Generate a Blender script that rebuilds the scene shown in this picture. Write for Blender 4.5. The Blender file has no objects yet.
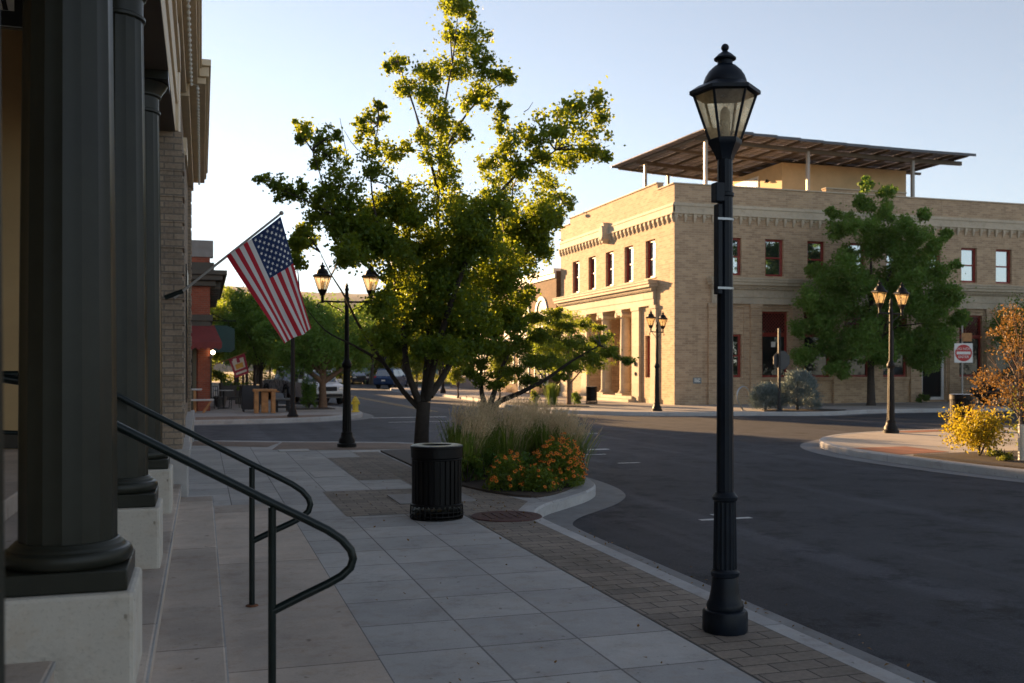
import bpy, math, random
import numpy as np
from mathutils import Vector, Matrix
random.seed(7); NPR = np.random.RandomState(11)
C = bpy.context.scene.collection
sc = bpy.context.scene
PI = math.pi

# ------------------------------------------------------------------ camera model
CAMF = 995.6; EYE = 1.65; YAW = math.radians(17.3)
FW = Vector((math.sin(YAW), math.cos(YAW), 0)); RT = Vector((math.cos(YAW), -math.sin(YAW), 0))
def at(px, py, d):
    """world point seen at photo pixel (px, py) at distance d along the view axis"""
    return FW*d + RT*((px-512)/CAMF*d) + Vector((0, 0, EYE+(368-py)/CAMF*d))

# ------------------------------------------------------------------ materials
MATS = {}
def nodes(name):
    m = bpy.data.materials.new(name); m.use_nodes = True
    nt = m.node_tree; nt.nodes.clear()
    out = nt.nodes.new('ShaderNodeOutputMaterial')
    return m, nt, out
def N(nt, t, **kw):
    n = nt.nodes.new(t)
    for k, v in kw.items():
        if k.startswith('i_'):
            n.inputs[k[2:].replace('_', ' ')].default_value = v
        else: setattr(n, k, v)
    return n
def L(nt, a, b): nt.links.new(a, b)
def rgb(c): return (c[0], c[1], c[2], 1)
def mixc(nt, fac, a, b, mode='MIX'):
    n = nt.nodes.new('ShaderNodeMix'); n.data_type = 'RGBA'; n.blend_type = mode
    if hasattr(fac, 'links'): nt.links.new(fac, n.inputs[0])
    else: n.inputs[0].default_value = fac
    for v, i in ((a, 6), (b, 7)):
        if hasattr(v, 'links'): nt.links.new(v, n.inputs[i])
        else: n.inputs[i].default_value = rgb(v)
    return n.outputs[2]
def ramp(nt, src, p0, p1):
    n = nt.nodes.new('ShaderNodeMapRange'); n.inputs[1].default_value = p0; n.inputs[2].default_value = p1
    nt.links.new(src, n.inputs[0]); return n.outputs[0]
def noise(nt, vec, scale, detail=5, rough=.6):
    n = N(nt, 'ShaderNodeTexNoise'); n.inputs['Scale'].default_value = scale
    n.inputs['Detail'].default_value = detail; n.inputs['Roughness'].default_value = rough
    nt.links.new(vec, n.inputs['Vector']); return n.outputs[0]
def bump(nt, h, strength, dist=.01, prev=None):
    b = N(nt, 'ShaderNodeBump'); b.inputs['Strength'].default_value = strength; b.inputs['Distance'].default_value = dist
    nt.links.new(h, b.inputs['Height'])
    if prev is not None: nt.links.new(prev, b.inputs['Normal'])
    return b.outputs[0]

def plain(name, col, rough=.6, metal=0, var=.25, scale=3, bmp=.15, bscale=40, spec=.5, emit=None):
    m, nt, out = nodes(name)
    p = N(nt, 'ShaderNodeBsdfPrincipled'); p.inputs['Roughness'].default_value = rough; p.inputs['Metallic'].default_value = metal
    p.inputs['Specular IOR Level'].default_value = spec
    tc = N(nt, 'ShaderNodeTexCoord'); v = tc.outputs['Object']
    n1 = noise(nt, v, scale, 6, .65)
    c = mixc(nt, ramp(nt, n1, .3, .7), tuple(x*(1-var) for x in col), tuple(min(1, x*(1+var)) for x in col))
    L(nt, c, p.inputs['Base Color'])
    r = N(nt, 'ShaderNodeMapRange'); r.inputs[3].default_value = max(.02, rough-.12); r.inputs[4].default_value = min(1, rough+.12)
    L(nt, n1, r.inputs[0]); L(nt, r.outputs[0], p.inputs['Roughness'])
    if bmp: L(nt, bump(nt, noise(nt, v, bscale, 4), bmp, .004), p.inputs['Normal'])
    if emit:
        p.inputs['Emission Color'].default_value = rgb(emit[0]); p.inputs['Emission Strength'].default_value = emit[1]
    L(nt, p.outputs[0], out.inputs[0]); MATS[name] = m; return m

def brickmat(name, c1, c2, mortar, w=.21, h=.075, ms=.008, var=.35, bmp=.5, offset=.5, rough=.85, big=.35):
    m, nt, out = nodes(name)
    p = N(nt, 'ShaderNodeBsdfPrincipled'); p.inputs['Roughness'].default_value = rough; p.inputs['Specular IOR Level'].default_value = .25
    tc = N(nt, 'ShaderNodeTexCoord'); uv = tc.outputs['UV']
    b = N(nt, 'ShaderNodeTexBrick'); b.offset = offset
    L(nt, uv, b.inputs['Vector'])
    b.inputs['Color1'].default_value = rgb(c1); b.inputs['Color2'].default_value = rgb(c2); b.inputs['Mortar'].default_value = rgb(mortar)
    b.inputs['Scale'].default_value = 1; b.inputs['Mortar Size'].default_value = ms; b.inputs['Mortar Smooth'].default_value = .3
    b.inputs['Brick Width'].default_value = w; b.inputs['Row Height'].default_value = h; b.inputs['Bias'].default_value = 0
    n1 = noise(nt, uv, .9, 6, .65); n2 = noise(nt, uv, 30, 4, .6)
    c = mixc(nt, ramp(nt, n1, .35, .7), b.outputs[0], mixc(nt, 1.0, b.outputs[0], (1-big, 1-big, 1-big*1.05), 'MULTIPLY'))
    c = mixc(nt, ramp(nt, n2, .3, .75), c, mixc(nt, 1.0, c, (1-var, 1-var, 1-var), 'MULTIPLY'))
    mp = N(nt, 'ShaderNodeMapping'); mp.inputs['Scale'].default_value = (2.2, .16, 1); L(nt, uv, mp.inputs[0]); stn = noise(nt, mp.outputs[0], 1.3, 6, .65)
    c = mixc(nt, ramp(nt, stn, .55, .8), c, mixc(nt, 1.0, c, (.70, .67, .64), 'MULTIPLY'))
    L(nt, c, p.inputs['Base Color'])
    inv = N(nt, 'ShaderNodeMath', operation='SUBTRACT'); inv.inputs[0].default_value = 1; L(nt, b.outputs[1], inv.inputs[1])
    b1 = bump(nt, inv.outputs[0], bmp, .006); L(nt, bump(nt, n2, .3, .004, b1), p.inputs['Normal'])
    L(nt, p.outputs[0], out.inputs[0]); MATS[name] = m; return m

def concrete(name, col, joint=None, stain=.35, jointcol=.35, warm=(.9, .8, .7)):
    """weathered concrete; joint = (width, length, shift u, shift v) of the score lines in metres"""
    m, nt, out = nodes(name)
    p = N(nt, 'ShaderNodeBsdfPrincipled'); p.inputs['Roughness'].default_value = .8; p.inputs['Specular IOR Level'].default_value = .35
    tc = N(nt, 'ShaderNodeTexCoord'); uv = tc.outputs['UV']
    n1 = noise(nt, uv, .7, 8, .7); n2 = noise(nt, uv, 60, 3, .6); n3 = noise(nt, uv, 6, 6, .7)
    c = mixc(nt, ramp(nt, n1, .3, .7), tuple(x*(1-stain*.6) for x in col), tuple(x*1.15 for x in col))
    c = mixc(nt, ramp(nt, n3, .5, .8), c, mixc(nt, 1.0, c, warm, 'MULTIPLY'))
    c = mixc(nt, ramp(nt, n2, .55, .8), c, mixc(nt, 1.0, c, (.72, .72, .72), 'MULTIPLY'))
    spots = noise(nt, uv, 14, 2, .4)
    c = mixc(nt, ramp(nt, spots, .71, .76), c, mixc(nt, 1.0, c, (.55, .53, .5), 'MULTIPLY'))
    blot = noise(nt, uv, 1.9, 9, .8)
    c = mixc(nt, ramp(nt, blot, .53, .70), c, mixc(nt, 1.0, c, (.68, .66, .65), 'MULTIPLY'))
    c = mixc(nt, ramp(nt, blot, .44, .34), c, mixc(nt, 1.0, c, (1.18, 1.17, 1.15), 'MULTIPLY'))
    nrm = bump(nt, n2, .25, .003)
    if joint:
        mp = N(nt, 'ShaderNodeMapping'); mp.inputs['Location'].default_value = (joint[2], joint[3], 0); L(nt, uv, mp.inputs[0])
        b = N(nt, 'ShaderNodeTexBrick'); b.offset = 0; L(nt, mp.outputs[0], b.inputs['Vector'])
        b.inputs['Scale'].default_value = 1; b.inputs['Mortar Size'].default_value = .007; b.inputs['Mortar Smooth'].default_value = .2
        b.inputs['Brick Width'].default_value = joint[0]; b.inputs['Row Height'].default_value = joint[1]
        b.inputs['Color1'].default_value = (1, 1, 1, 1); b.inputs['Color2'].default_value = (.76, .765, .78, 1); b.inputs['Mortar'].default_value = (jointcol,)*3+(1,)
        c = mixc(nt, 1.0, c, b.outputs[0], 'MULTIPLY')
        nrm = bump(nt, b.outputs[1], -.6, .006, nrm)
    L(nt, c, p.inputs['Base Color']); L(nt, nrm, p.inputs['Normal'])
    L(nt, p.outputs[0], out.inputs[0]); MATS[name] = m; return m

def asphalt():
    m, nt, out = nodes('asphalt')
    p = N(nt, 'ShaderNodeBsdfPrincipled'); p.inputs['Specular IOR Level'].default_value = .3
    tc = N(nt, 'ShaderNodeTexCoord'); v = tc.outputs['Object']
    n1 = noise(nt, v, .25, 8, .7); n2 = noise(nt, v, 70, 3, .7); n3 = noise(nt, v, 1.6, 8, .8); n4 = noise(nt, v, 260, 2, .5)
    c = mixc(nt, ramp(nt, n1, .35, .68), (.021, .0225, .028), (.039, .041, .048))
    c = mixc(nt, ramp(nt, n3, .52, .62), c, mixc(nt, 1.0, c, (.45, .45, .47), 'MULTIPLY'))
    mp = N(nt, 'ShaderNodeMapping'); mp.inputs['Scale'].default_value = (1.3, .05, 1); L(nt, v, mp.inputs[0])
    tr = noise(nt, mp.outputs[0], 1.1, 4, .6)
    c = mixc(nt, ramp(nt, tr, .50, .68), c, mixc(nt, 1.0, c, (1.7, 1.7, 1.72), 'MULTIPLY'))
    c = mixc(nt, ramp(nt, n2, .5, .72), c, mixc(nt, 1.0, c, (2.2, 2.1, 2.0), 'MULTIPLY'))
    c = mixc(nt, ramp(nt, n4, .58, .7), c, mixc(nt, 1.0, c, (1.9, 1.85, 1.8), 'MULTIPLY'))
    oil = N(nt, 'ShaderNodeTexVoronoi'); oil.inputs['Scale'].default_value = .55; L(nt, v, oil.inputs['Vector'])
    on = noise(nt, v, 5, 6, .7)
    ad = N(nt, 'ShaderNodeMath', operation='ADD'); L(nt, oil.outputs[0], ad.inputs[0]); L(nt, on, ad.inputs[1])
    c = mixc(nt, ramp(nt, ad.outputs[0], .72, .5), c, (.010, .010, .011))
    L(nt, c, p.inputs['Base Color'])
    r = N(nt, 'ShaderNodeMapRange'); r.inputs[3].default_value = .62; r.inputs[4].default_value = .95; L(nt, n3, r.inputs[0]); L(nt, r.outputs[0], p.inputs['Roughness'])
    L(nt, bump(nt, n4, .5, .004, bump(nt, n2, .7, .01)), p.inputs['Normal'])
    L(nt, p.outputs[0], out.inputs[0]); MATS['asphalt'] = m

def leafmat(name, c0, c1, trans, tf=.45, rough=.5):
    m, nt, out = nodes(name)
    at_ = N(nt, 'ShaderNodeAttribute', attribute_name='tint')
    c = mixc(nt, at_.outputs['Fac'], c0, c1)
    p = N(nt, 'ShaderNodeBsdfPrincipled'); p.inputs['Roughness'].default_value = rough; p.inputs['Specular IOR Level'].default_value = .35
    L(nt, c, p.inputs['Base Color'])
    t = N(nt, 'ShaderNodeBsdfTranslucent')
    L(nt, mixc(nt, at_.outputs['Fac'], tuple(x*.75 for x in trans), trans), t.inputs['Color'])
    mx = N(nt, 'ShaderNodeMixShader'); mx.inputs[0].default_value = tf
    L(nt, p.outputs[0], mx.inputs[1]); L(nt, t.outputs[0], mx.inputs[2]); L(nt, mx.outputs[0], out.inputs[0])
    MATS[name] = m; return m

def glass(name, dark=(.012, .014, .016), gl=.35, rough=.02):
    m, nt, out = nodes(name)
    d = N(nt, 'ShaderNodeBsdfPrincipled'); d.inputs['Base Color'].default_value = rgb(dark); d.inputs['Roughness'].default_value = .3; d.inputs['Specular IOR Level'].default_value = .12
    g = N(nt, 'ShaderNodeBsdfGlossy'); g.inputs['Roughness'].default_value = rough; g.inputs['Color'].default_value = (.9, .93, .95, 1)
    tc = N(nt, 'ShaderNodeTexCoord')
    L(nt, bump(nt, noise(nt, tc.outputs['Object'], 1.6, 2), .03, .05), g.inputs['Normal'])
    mx = N(nt, 'ShaderNodeMixShader'); mx.inputs[0].default_value = gl
    L(nt, d.outputs[0], mx.inputs[1]); L(nt, g.outputs[0], mx.inputs[2]); L(nt, mx.outputs[0], out.inputs[0]); MATS[name] = m

def lampglass():
    m, nt, out = nodes('lamp_glass')
    t = N(nt, 'ShaderNodeBsdfTranslucent'); t.inputs['Color'].default_value = (.85, .72, .5, 1)
    g = N(nt, 'ShaderNodeBsdfGlossy'); g.inputs['Roughness'].default_value = .12; g.inputs['Color'].default_value = (1, .95, .85, 1)
    tr = N(nt, 'ShaderNodeBsdfTransparent'); tr.inputs['Color'].default_value = (.95, .85, .68, 1)
    tc = N(nt, 'ShaderNodeTexCoord')
    nz = noise(nt, tc.outputs['Object'], 9, 4)
    m1 = N(nt, 'ShaderNodeMixShader'); L(nt, ramp(nt, nz, .2, .9), m1.inputs[0]); L(nt, tr.outputs[0], m1.inputs[1]); L(nt, t.outputs[0], m1.inputs[2])
    m2 = N(nt, 'ShaderNodeMixShader'); m2.inputs[0].default_value = .12; L(nt, m1.outputs[0], m2.inputs[1]); L(nt, g.outputs[0], m2.inputs[2])
    L(nt, m2.outputs[0], out.inputs[0]); MATS['lamp_glass'] = m

def flagmat():
    m, nt, out = nodes('flag_cloth')
    tc = N(nt, 'ShaderNodeTexCoord'); sp = N(nt, 'ShaderNodeSeparateXYZ'); L(nt, tc.outputs['UV'], sp.inputs[0])
    def M(op, a, b=0):
        n = N(nt, 'ShaderNodeMath', operation=op)
        for i, x in ((0, a), (1, b)):
            if hasattr(x, 'links'): L(nt, x, n.inputs[i])
            else: n.inputs[i].default_value = x
        return n.outputs[0]
    st = M('MODULO', M('FLOOR', M('MULTIPLY', sp.outputs[1], 13)), 2)          # 0 = red (first and last stripe)
    c = mixc(nt, st, (.55, .018, .035), (.82, .80, .78))
    can = M('MULTIPLY', M('LESS_THAN', sp.outputs[0], .40), M('GREATER_THAN', sp.outputs[1], 6/13))
    c = mixc(nt, can, c, (.012, .035, .13))
    weave = noise(nt, tc.outputs['UV'], 120, 2)
    c = mixc(nt, ramp(nt, weave, .2, .9), c, mixc(nt, 1.0, c, (.85, .85, .85), 'MULTIPLY'))
    p = N(nt, 'ShaderNodeBsdfPrincipled'); p.inputs['Roughness'].default_value = .7; L(nt, c, p.inputs['Base Color'])
    t = N(nt, 'ShaderNodeBsdfTranslucent'); L(nt, c, t.inputs['Color'])
    mx = N(nt, 'ShaderNodeMixShader'); mx.inputs[0].default_value = .45
    L(nt, p.outputs[0], mx.inputs[1]); L(nt, t.outputs[0], mx.inputs[2]); L(nt, mx.outputs[0], out.inputs[0]); MATS['flag_cloth'] = m

# ------------------------------------------------------------------ mesh builder
class MB:
    def __init__(s): s.v = []; s.f = []
    def add(s, vs, fs):
        o = len(s.v); s.v += [tuple(v) for v in vs]; s.f += [tuple(i+o for i in f) for f in fs]
    def box(s, x0, x1, y0, y1, z0, z1):
        if x0 > x1: x0, x1 = x1, x0
        if y0 > y1: y0, y1 = y1, y0
        if z0 > z1: z0, z1 = z1, z0
        s.add([(x0,y0,z0),(x1,y0,z0),(x1,y1,z0),(x0,y1,z0),(x0,y0,z1),(x1,y0,z1),(x1,y1,z1),(x0,y1,z1)],
              [(0,3,2,1),(4,5,6,7),(0,1,5,4),(1,2,6,5),(2,3,7,6),(3,0,4,7)])
    def quad(s, a, b, c, d): s.add([a, b, c, d], [(0, 1, 2, 3)])
    def tri(s, a, b, c): s.add([a, b, c], [(0, 1, 2)])
    def tube(s, pts, rad, n=8, cap=True):
        pts = [Vector(p) for p in pts]
        if not hasattr(rad, '__len__'): rad = [rad]*len(pts)
        t0 = (pts[1]-pts[0]).normalized()
        ref = Vector((0, 0, 1)) if abs(t0.z) < .9 else Vector((1, 0, 0))
        u = t0.cross(ref).normalized(); vs = []; m = len(pts)
        for i, p in enumerate(pts):
            t = (pts[min(i+1, m-1)]-pts[max(i-1, 0)]).normalized()
            u = (u-t*u.dot(t)).normalized(); w = t.cross(u)
            for k in range(n):
                a = 2*PI*k/n; vs.append(p+(u*math.cos(a)+w*math.sin(a))*rad[i])
        fs = [(i*n+k, i*n+(k+1) % n, (i+1)*n+(k+1) % n, (i+1)*n+k) for i in range(m-1) for k in range(n)]
        if cap: fs += [tuple(range(n-1, -1, -1)), tuple((m-1)*n+k for k in range(n))]
        s.add(vs, fs)
    def lathe(s, prof, n=24, c=(0, 0, 0), rot=0, cap=True):
        vs = []; m = len(prof)
        for r, z in prof:
            for k in range(n):
                a = 2*PI*k/n+rot; vs.append((c[0]+r*math.cos(a), c[1]+r*math.sin(a), c[2]+z))
        fs = [(i*n+k, i*n+(k+1) % n, (i+1)*n+(k+1) % n, (i+1)*n+k) for i in range(m-1) for k in range(n)]
        if cap: fs += [tuple(range(n-1, -1, -1)), tuple((m-1)*n+k for k in range(n))]
        s.add(vs, fs)
    def fluted(s, prof, n=16, sub=4, depth=.06, c=(0, 0, 0)):
        """shaft with n shallow concave flutes meeting at sharp arrises"""
        vs = []; m = len(prof); K = n*sub
        for r, z in prof:
            for k in range(K):
                ph = (k % sub)/sub; rr = r*(1-depth*math.sin(PI*ph)); a = 2*PI*k/K
                vs.append((c[0]+rr*math.cos(a), c[1]+rr*math.sin(a), c[2]+z))
        fs = [(i*K+k, i*K+(k+1) % K, (i+1)*K+(k+1) % K, (i+1)*K+k) for i in range(m-1) for k in range(K)]
        s.add(vs, fs)
    def prism(s, poly, z0, z1, cap=True):
        n = len(poly)
        ar = sum(poly[i][0]*poly[(i+1) % n][1]-poly[(i+1) % n][0]*poly[i][1] for i in range(n))
        if ar < 0: poly = poly[::-1]
        vs = [(x, y, z0) for x, y in poly]+[(x, y, z1) for x, y in poly]
        fs = [(i, (i+1) % n, n+(i+1) % n, n+i) for i in range(n)]
        fs += [tuple(n+i for i in range(n)), tuple(range(n-1, -1, -1))]
        s.add(vs, fs)
    def ball(s, c, r, n=10, m=6, sq=(1, 1, 1)):
        prof = [(math.sin(PI*i/m)*r+1e-4, -math.cos(PI*i/m)*r) for i in range(m+1)]
        o = MB(); o.lathe(prof, n); s.add([(c[0]+x*sq[0], c[1]+y*sq[1], c[2]+z*sq[2]) for x, y, z in o.v], o.f)
    def xf(s, M):
        s.v = [tuple(M @ Vector(v)) for v in s.v]; return s
    def join(s, o): s.add(o.v, o.f); return s
    def build(s, name, mat, parent=None, smooth=0, bevel=0, world=True, uvs=None):
        """ONE mesh object. world=True: the vertices are world positions and get the parent's base subtracted"""
        off = Vector((0, 0, 0))
        if parent is not None and world:
            q = parent
            while q is not None: off += Vector(q.location); q = q.parent
        me = bpy.data.meshes.new(name)
        me.from_pydata([tuple(Vector(v)-off) for v in s.v], [], s.f)
        uvl = me.uv_layers.new(name='UVMap')
        d = np.zeros(len(me.loops)*2)
        if uvs is None:
            for p in me.polygons:
                nx, ny, nz = abs(p.normal[0]), abs(p.normal[1]), abs(p.normal[2])
                for li in p.loop_indices:
                    x, y, z = s.v[me.loops[li].vertex_index]
                    d[2*li:2*li+2] = (x, y) if nz >= nx and nz >= ny else ((y, z) if nx >= ny else (x, z))
        else:
            for i, lp in enumerate(me.loops): d[2*i:2*i+2] = uvs[lp.vertex_index]
        uvl.data.foreach_set('uv', d)
        for mm in (mat if isinstance(mat, (list, tuple)) else [mat]): me.materials.append(MATS[mm])
        if smooth:
            me.polygons.foreach_set('use_smooth', [True]*len(me.polygons)); me.set_sharp_from_angle(angle=math.radians(smooth))
        me.update()
        o = bpy.data.objects.new(name, me); C.objects.link(o)
        if parent is not None: o.parent = parent
        if bevel:
            b = o.modifiers.new('bevel', 'BEVEL'); b.width = bevel; b.segments = 2; b.limit_method = 'ANGLE'; b.angle_limit = math.radians(40)
        return o

def tag(o, label=None, cat=None, group=None, kind=None):
    if label: o['label'] = label
    if cat: o['category'] = cat
    if group: o['group'] = group
    if kind: o['kind'] = kind
    return o
def thing(name, label, cat, loc=(0, 0, 0), rotz=0, group=None):
    o = bpy.data.objects.new(name, None); C.objects.link(o); o.empty_display_size = .2
    o.location = loc; o.rotation_euler = (0, 0, rotz)
    return tag(o, label, cat, group)
def dup(root, loc, rotz=0, label=None, scale=None):
    r = root.copy(); C.objects.link(r); r.location = loc; r.rotation_euler = (0, 0, rotz)
    if label: r['label'] = label
    if scale: r.scale = scale
    for ch in list(root.children):
        c = ch.copy(); C.objects.link(c); c.parent = r
        for g in list(ch.children):
            d = g.copy(); C.objects.link(d); d.parent = c
    return r
def struct(name, mb, mat, **kw):
    return tag(mb.build(name, mat, **kw), kind='structure')

# ------------------------------------------------------------------ leaves
def leaves(name, mat, parent, pts, size, up=.5, jit=1.0, tint=None, aspect=.62, dirs=None):
    """many small folded leaves (two triangles each) at the given points, as one mesh"""
    pts = np.asarray(pts, float); n = len(pts)
    off = np.zeros(3); q = parent
    while q is not None: off += np.array(q.location); q = q.parent
    pts = pts-off
    d = NPR.normal(size=(n, 3))*jit if dirs is None else dirs+NPR.normal(size=(n, 3))*.25*jit
    d[:, 2] -= .25 if dirs is None else 0
    d /= np.linalg.norm(d, axis=1)[:, None]+1e-9
    nr = NPR.normal(size=(n, 3)); nr[:, 2] += up*2
    sd = np.cross(d, nr); sd /= np.linalg.norm(sd, axis=1)[:, None]+1e-9
    nm = np.cross(sd, d)
    sz = size*NPR.uniform(.65, 1.25, n)[:, None]
    a = pts-d*sz*.5; b = pts+d*sz*.5
    l = pts+sd*sz*aspect*.5-d*sz*.08+nm*sz*.14; r = pts-sd*sz*aspect*.5-d*sz*.08+nm*sz*.14
    V = np.stack([a, l, b, r], 1).reshape(-1, 3)
    base = np.arange(n)*4
    F = np.stack([base, base+2, base+1, base, base+3, base+2], 1).reshape(-1)
    me = bpy.data.meshes.new(name)
    me.vertices.add(4*n); me.vertices.foreach_set('co', V.reshape(-1))
    me.loops.add(6*n); me.loops.foreach_set('vertex_index', F.astype(np.int32))
    me.polygons.add(2*n); me.polygons.foreach_set('loop_start', np.arange(2*n, dtype=np.int32)*3)
    me.update(calc_edges=True); me.validate()
    at_ = me.attributes.new('tint', 'FLOAT', 'FACE')
    tv = NPR.uniform(0, 1, n) if tint is None else np.clip(tint+NPR.normal(size=n)*.2, 0, 1)
    at_.data.foreach_set('value', np.repeat(tv, 2))
    me.materials.append(MATS[mat])
    o = bpy.data.objects.new(name, me); C.objects.link(o); o.parent = parent
    return o

def clump_pts(c, r, n, sq=(1, 1, .8), stray=.12):
    """points of an uneven leafy spray: several small shoots of different size plus stray leaves"""
    k = NPR.randint(6, 10); n = max(n, k)
    d = NPR.normal(size=(k, 3)); d /= np.linalg.norm(d, axis=1)[:, None]
    sub = d*(NPR.uniform(.25, 1.0, k)*r)[:, None]; sr = r*NPR.uniform(.24, .58, k)
    w = sr**1.6; idx = NPR.choice(k, size=n, p=w/w.sum())
    p = NPR.normal(size=(n, 3)); p /= np.linalg.norm(p, axis=1)[:, None]
    p = sub[idx]+p*(sr[idx]*NPR.uniform(.1, 1.15, n)**.6)[:, None]
    s = NPR.rand(n) < stray; p[s] = NPR.normal(size=(s.sum(), 3))*r*.45
    return np.array(c)+p*np.array(sq)

def rand_tree(name, label, base, height, crown_r, crown_z0, leafm, barkm='bark', nclump=40, per=120, leaf=.12, trunk_r=.12, group=None, cat='tree',
              lean=(0, 0), top=1.0, seed=1, clr=.3, limbs=7, sqz=.8):
    rs = random.Random(seed)
    t = thing(name, label, cat, base, 0, group)
    bx, by, bz = base
    mb = MB()
    topz = bz+height*.93
    tp = [(bx, by, bz-.1), (bx+.02, by, bz+.12), (bx+lean[0]*.3, by+lean[1]*.3, bz+crown_z0*.6), (bx+lean[0]*.7+rs.uniform(-.1, .1), by+lean[1]*.7, bz+crown_z0+(height-crown_z0)*.4), (bx+lean[0], by+lean[1], topz)]
    mb.tube(tp, [trunk_r*1.5, trunk_r*1.1, trunk_r*.9, trunk_r*.55, trunk_r*.08], 9)
    pts = []; tint = []
    cz = (crown_z0+height)/2; hz = (height-crown_z0)/2
    cl = []
    for i in range(nclump):
        for _ in range(60):
            x, y, z = rs.uniform(-1, 1), rs.uniform(-1, 1), rs.uniform(-1, 1)
            w = 1-(max(0, z)**1.4)*(1-(1-top)) if top < 1 else 1
            w = (1-max(0, z)*(1-top)*1.0) if top < 1 else math.sqrt(max(.02, 1-z*z))
            rr = math.hypot(x, y)
            if rr < w and (rr > .35*w or rs.random() < .35): break
        c = (bx+lean[0]*.6+x*crown_r*.82, by+lean[1]*.6+y*crown_r*.82, bz+cz+z*hz*.88)
        r = clr*crown_r*rs.uniform(.65, 1.2); cl.append((c, r))
        p = clump_pts(c, r, int(per*rs.uniform(.7, 1.3)), (1, 1, sqz)); pts.append(p); tint += [rs.uniform(.2, .8)]*len(p)
    for c, r in rs.sample(cl, min(limbs, len(cl))):
        s0 = Vector(tp[2]).lerp(Vector(tp[4]), rs.uniform(.02, .45)); e = Vector(c)
        mid = s0.lerp(e, .5)+Vector((0, 0, .12*(e-s0).length))
        mb.tube([s0, mid, e], [trunk_r*.45, trunk_r*.28, trunk_r*.06], 6)
    mb.build('trunk', barkm, t, smooth=60)
    leaves('crown', leafm, t, np.concatenate(pts), leaf, tint=np.array(tint))
    return t
# ------------------------------------------------------------------ material instances
asphalt(); lampglass(); flagmat()
concrete('slab', (.46, .445, .425), (.617, .655, .275, .21))
concrete('far_slab', (.38, .35, .32), (1.5, 1.5, .3, .1), jointcol=.55)
concrete('step_stone', (.58, .49, .41), (40, 3.1, 20, .62), stain=.5)
concrete('kerb_stone', (.44, .43, .42), (9, 3.0, 2, .4), jointcol=.5)
concrete('gutter', (.21, .21, .21), None, stain=.5)
concrete('island_slab', (.46, .40, .33), (1.6, 1.6, .2, .5), jointcol=.6)
concrete('plinth_white', (.56, .52, .45), None, stain=.25)
concrete('limestone', (.54, .46, .345), (1.6, .9, 0, 0), jointcol=.75, stain=.25)
concrete('trim_stone', (.53, .455, .345), None, stain=.2)
concrete('soil', (.06, .045, .035), None, stain=.6)
brickmat('paver', (.26, .22, .185), (.36, .30, .245), (.08, .07, .06), .30, .152, .006, offset=.5, var=.3)
brickmat('corner_paver', (.27, .19, .14), (.33, .23, .17), (.16, .13, .11), .2, .1, .006, var=.25)
brickmat('red_paver', (.36, .15, .09), (.42, .18, .11), (.25, .14, .1), .2, .1, .006, var=.25)
brickmat('tan_brick', (.65, .465, .295), (.44, .30, .19), (.59, .46, .33), .32, .10, .014, big=.12, var=.3)
brickmat('grey_brick', (.48, .37, .27), (.35, .27, .20), (.26, .22, .18), .21, .075, .01, big=.2)
brickmat('red_brick', (.36, .095, .05), (.28, .07, .04), (.25, .15, .11), .21, .075, .008, big=.25)
brickmat('brown_brick', (.22, .105, .045), (.14, .065, .03), (.18, .12, .07), .24, .085, .01, big=.25)
plain('ground_dirt', (.12, .11, .085), .95, var=.4, scale=.15)
plain('lawn', (.10, .11, .03), .95, var=.4, scale=.5)
plain('hill', (.13, .11, .075), .95, var=.35, scale=.02, bmp=0)
plain('column_paint', (.026, .027, .020), .38, var=.35, scale=1.6, bmp=.08, bscale=9, spec=.26)
plain('rail_iron', (.008, .014, .013), .32, spec=.3, var=.2, scale=8, bmp=.1)
plain('rust', (.16, .06, .025), .9, var=.5, scale=40)
plain('lamp_iron', (.005, .009, .016), .42, var=.5, scale=5, spec=.22, bmp=.25, bscale=60)
plain('lamp_iron_far', (.009, .008, .008), .5, spec=.2, var=.3, scale=8, bmp=.2)
plain('can_iron', (.003, .003, .0035), .42, spec=.2, var=.3, scale=8, bmp=.1)
plain('steel', (.34, .35, .36), .4, 1, var=.1)
plain('bright_steel', (.75, .76, .78), .3, 1, var=.05)
plain('steel_post', (.33, .31, .28), .55, .3, var=.15)
plain('cream_paint', (.64, .51, .34), .6, var=.12, scale=2)
plain('porch_wall', (.52, .36, .18), .8, var=.1, scale=1)
plain('soffit_brown', (.075, .058, .042), .7, var=.3)
plain('bulb', (.75, .74, .70), .25, var=.03, bmp=0)
plain('red_frame', (.25, .026, .016), .5, var=.2, scale=6)
plain('black_paint', (.008, .008, .009), .65, var=.2)
plain('sign_black', (.006, .006, .008), .3, var=.1)
plain('white_paint', (.72, .72, .70), .6, var=.08)
plain('worn_white', (.55, .55, .53), .8, var=.35, scale=9)
plain('worn_yellow', (.35, .24, .07), .85, var=.5, scale=4)
plain('stucco', (.56, .42, .24), .85, var=.1, scale=1.5, bscale=25)
brickmat('panel_cells', (.46, .45, .50), (.36, .35, .40), (.13, .12, .12), .42, .45, .035, offset=0, bmp=.1, big=.1)
plain('panel_dark', (.045, .045, .055), .3, var=.3, scale=3)
plain('panel_back', (.27, .26, .29), .55, var=.2, scale=2)
plain('beam_steel', (.12, .095, .07), .6, .2, var=.2)
plain('roofing', (.22, .21, .20), .9, var=.2)
plain('bark', (.045, .035, .028), .95, var=.4, scale=9, bmp=.8, bscale=30)
plain('bark_tan', (.17, .10, .06), .95, var=.35, scale=9, bmp=.8, bscale=30)
plain('bark_grey', (.13, .115, .1), .95, var=.35, scale=9, bmp=.8, bscale=30)
plain('awning_red', (.15, .025, .022), .8, var=.2, scale=4)
plain('green_board', (.012, .06, .055), .5, var=.15)
plain('door_green', (.07, .06, .035), .6, var=.2)
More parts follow.
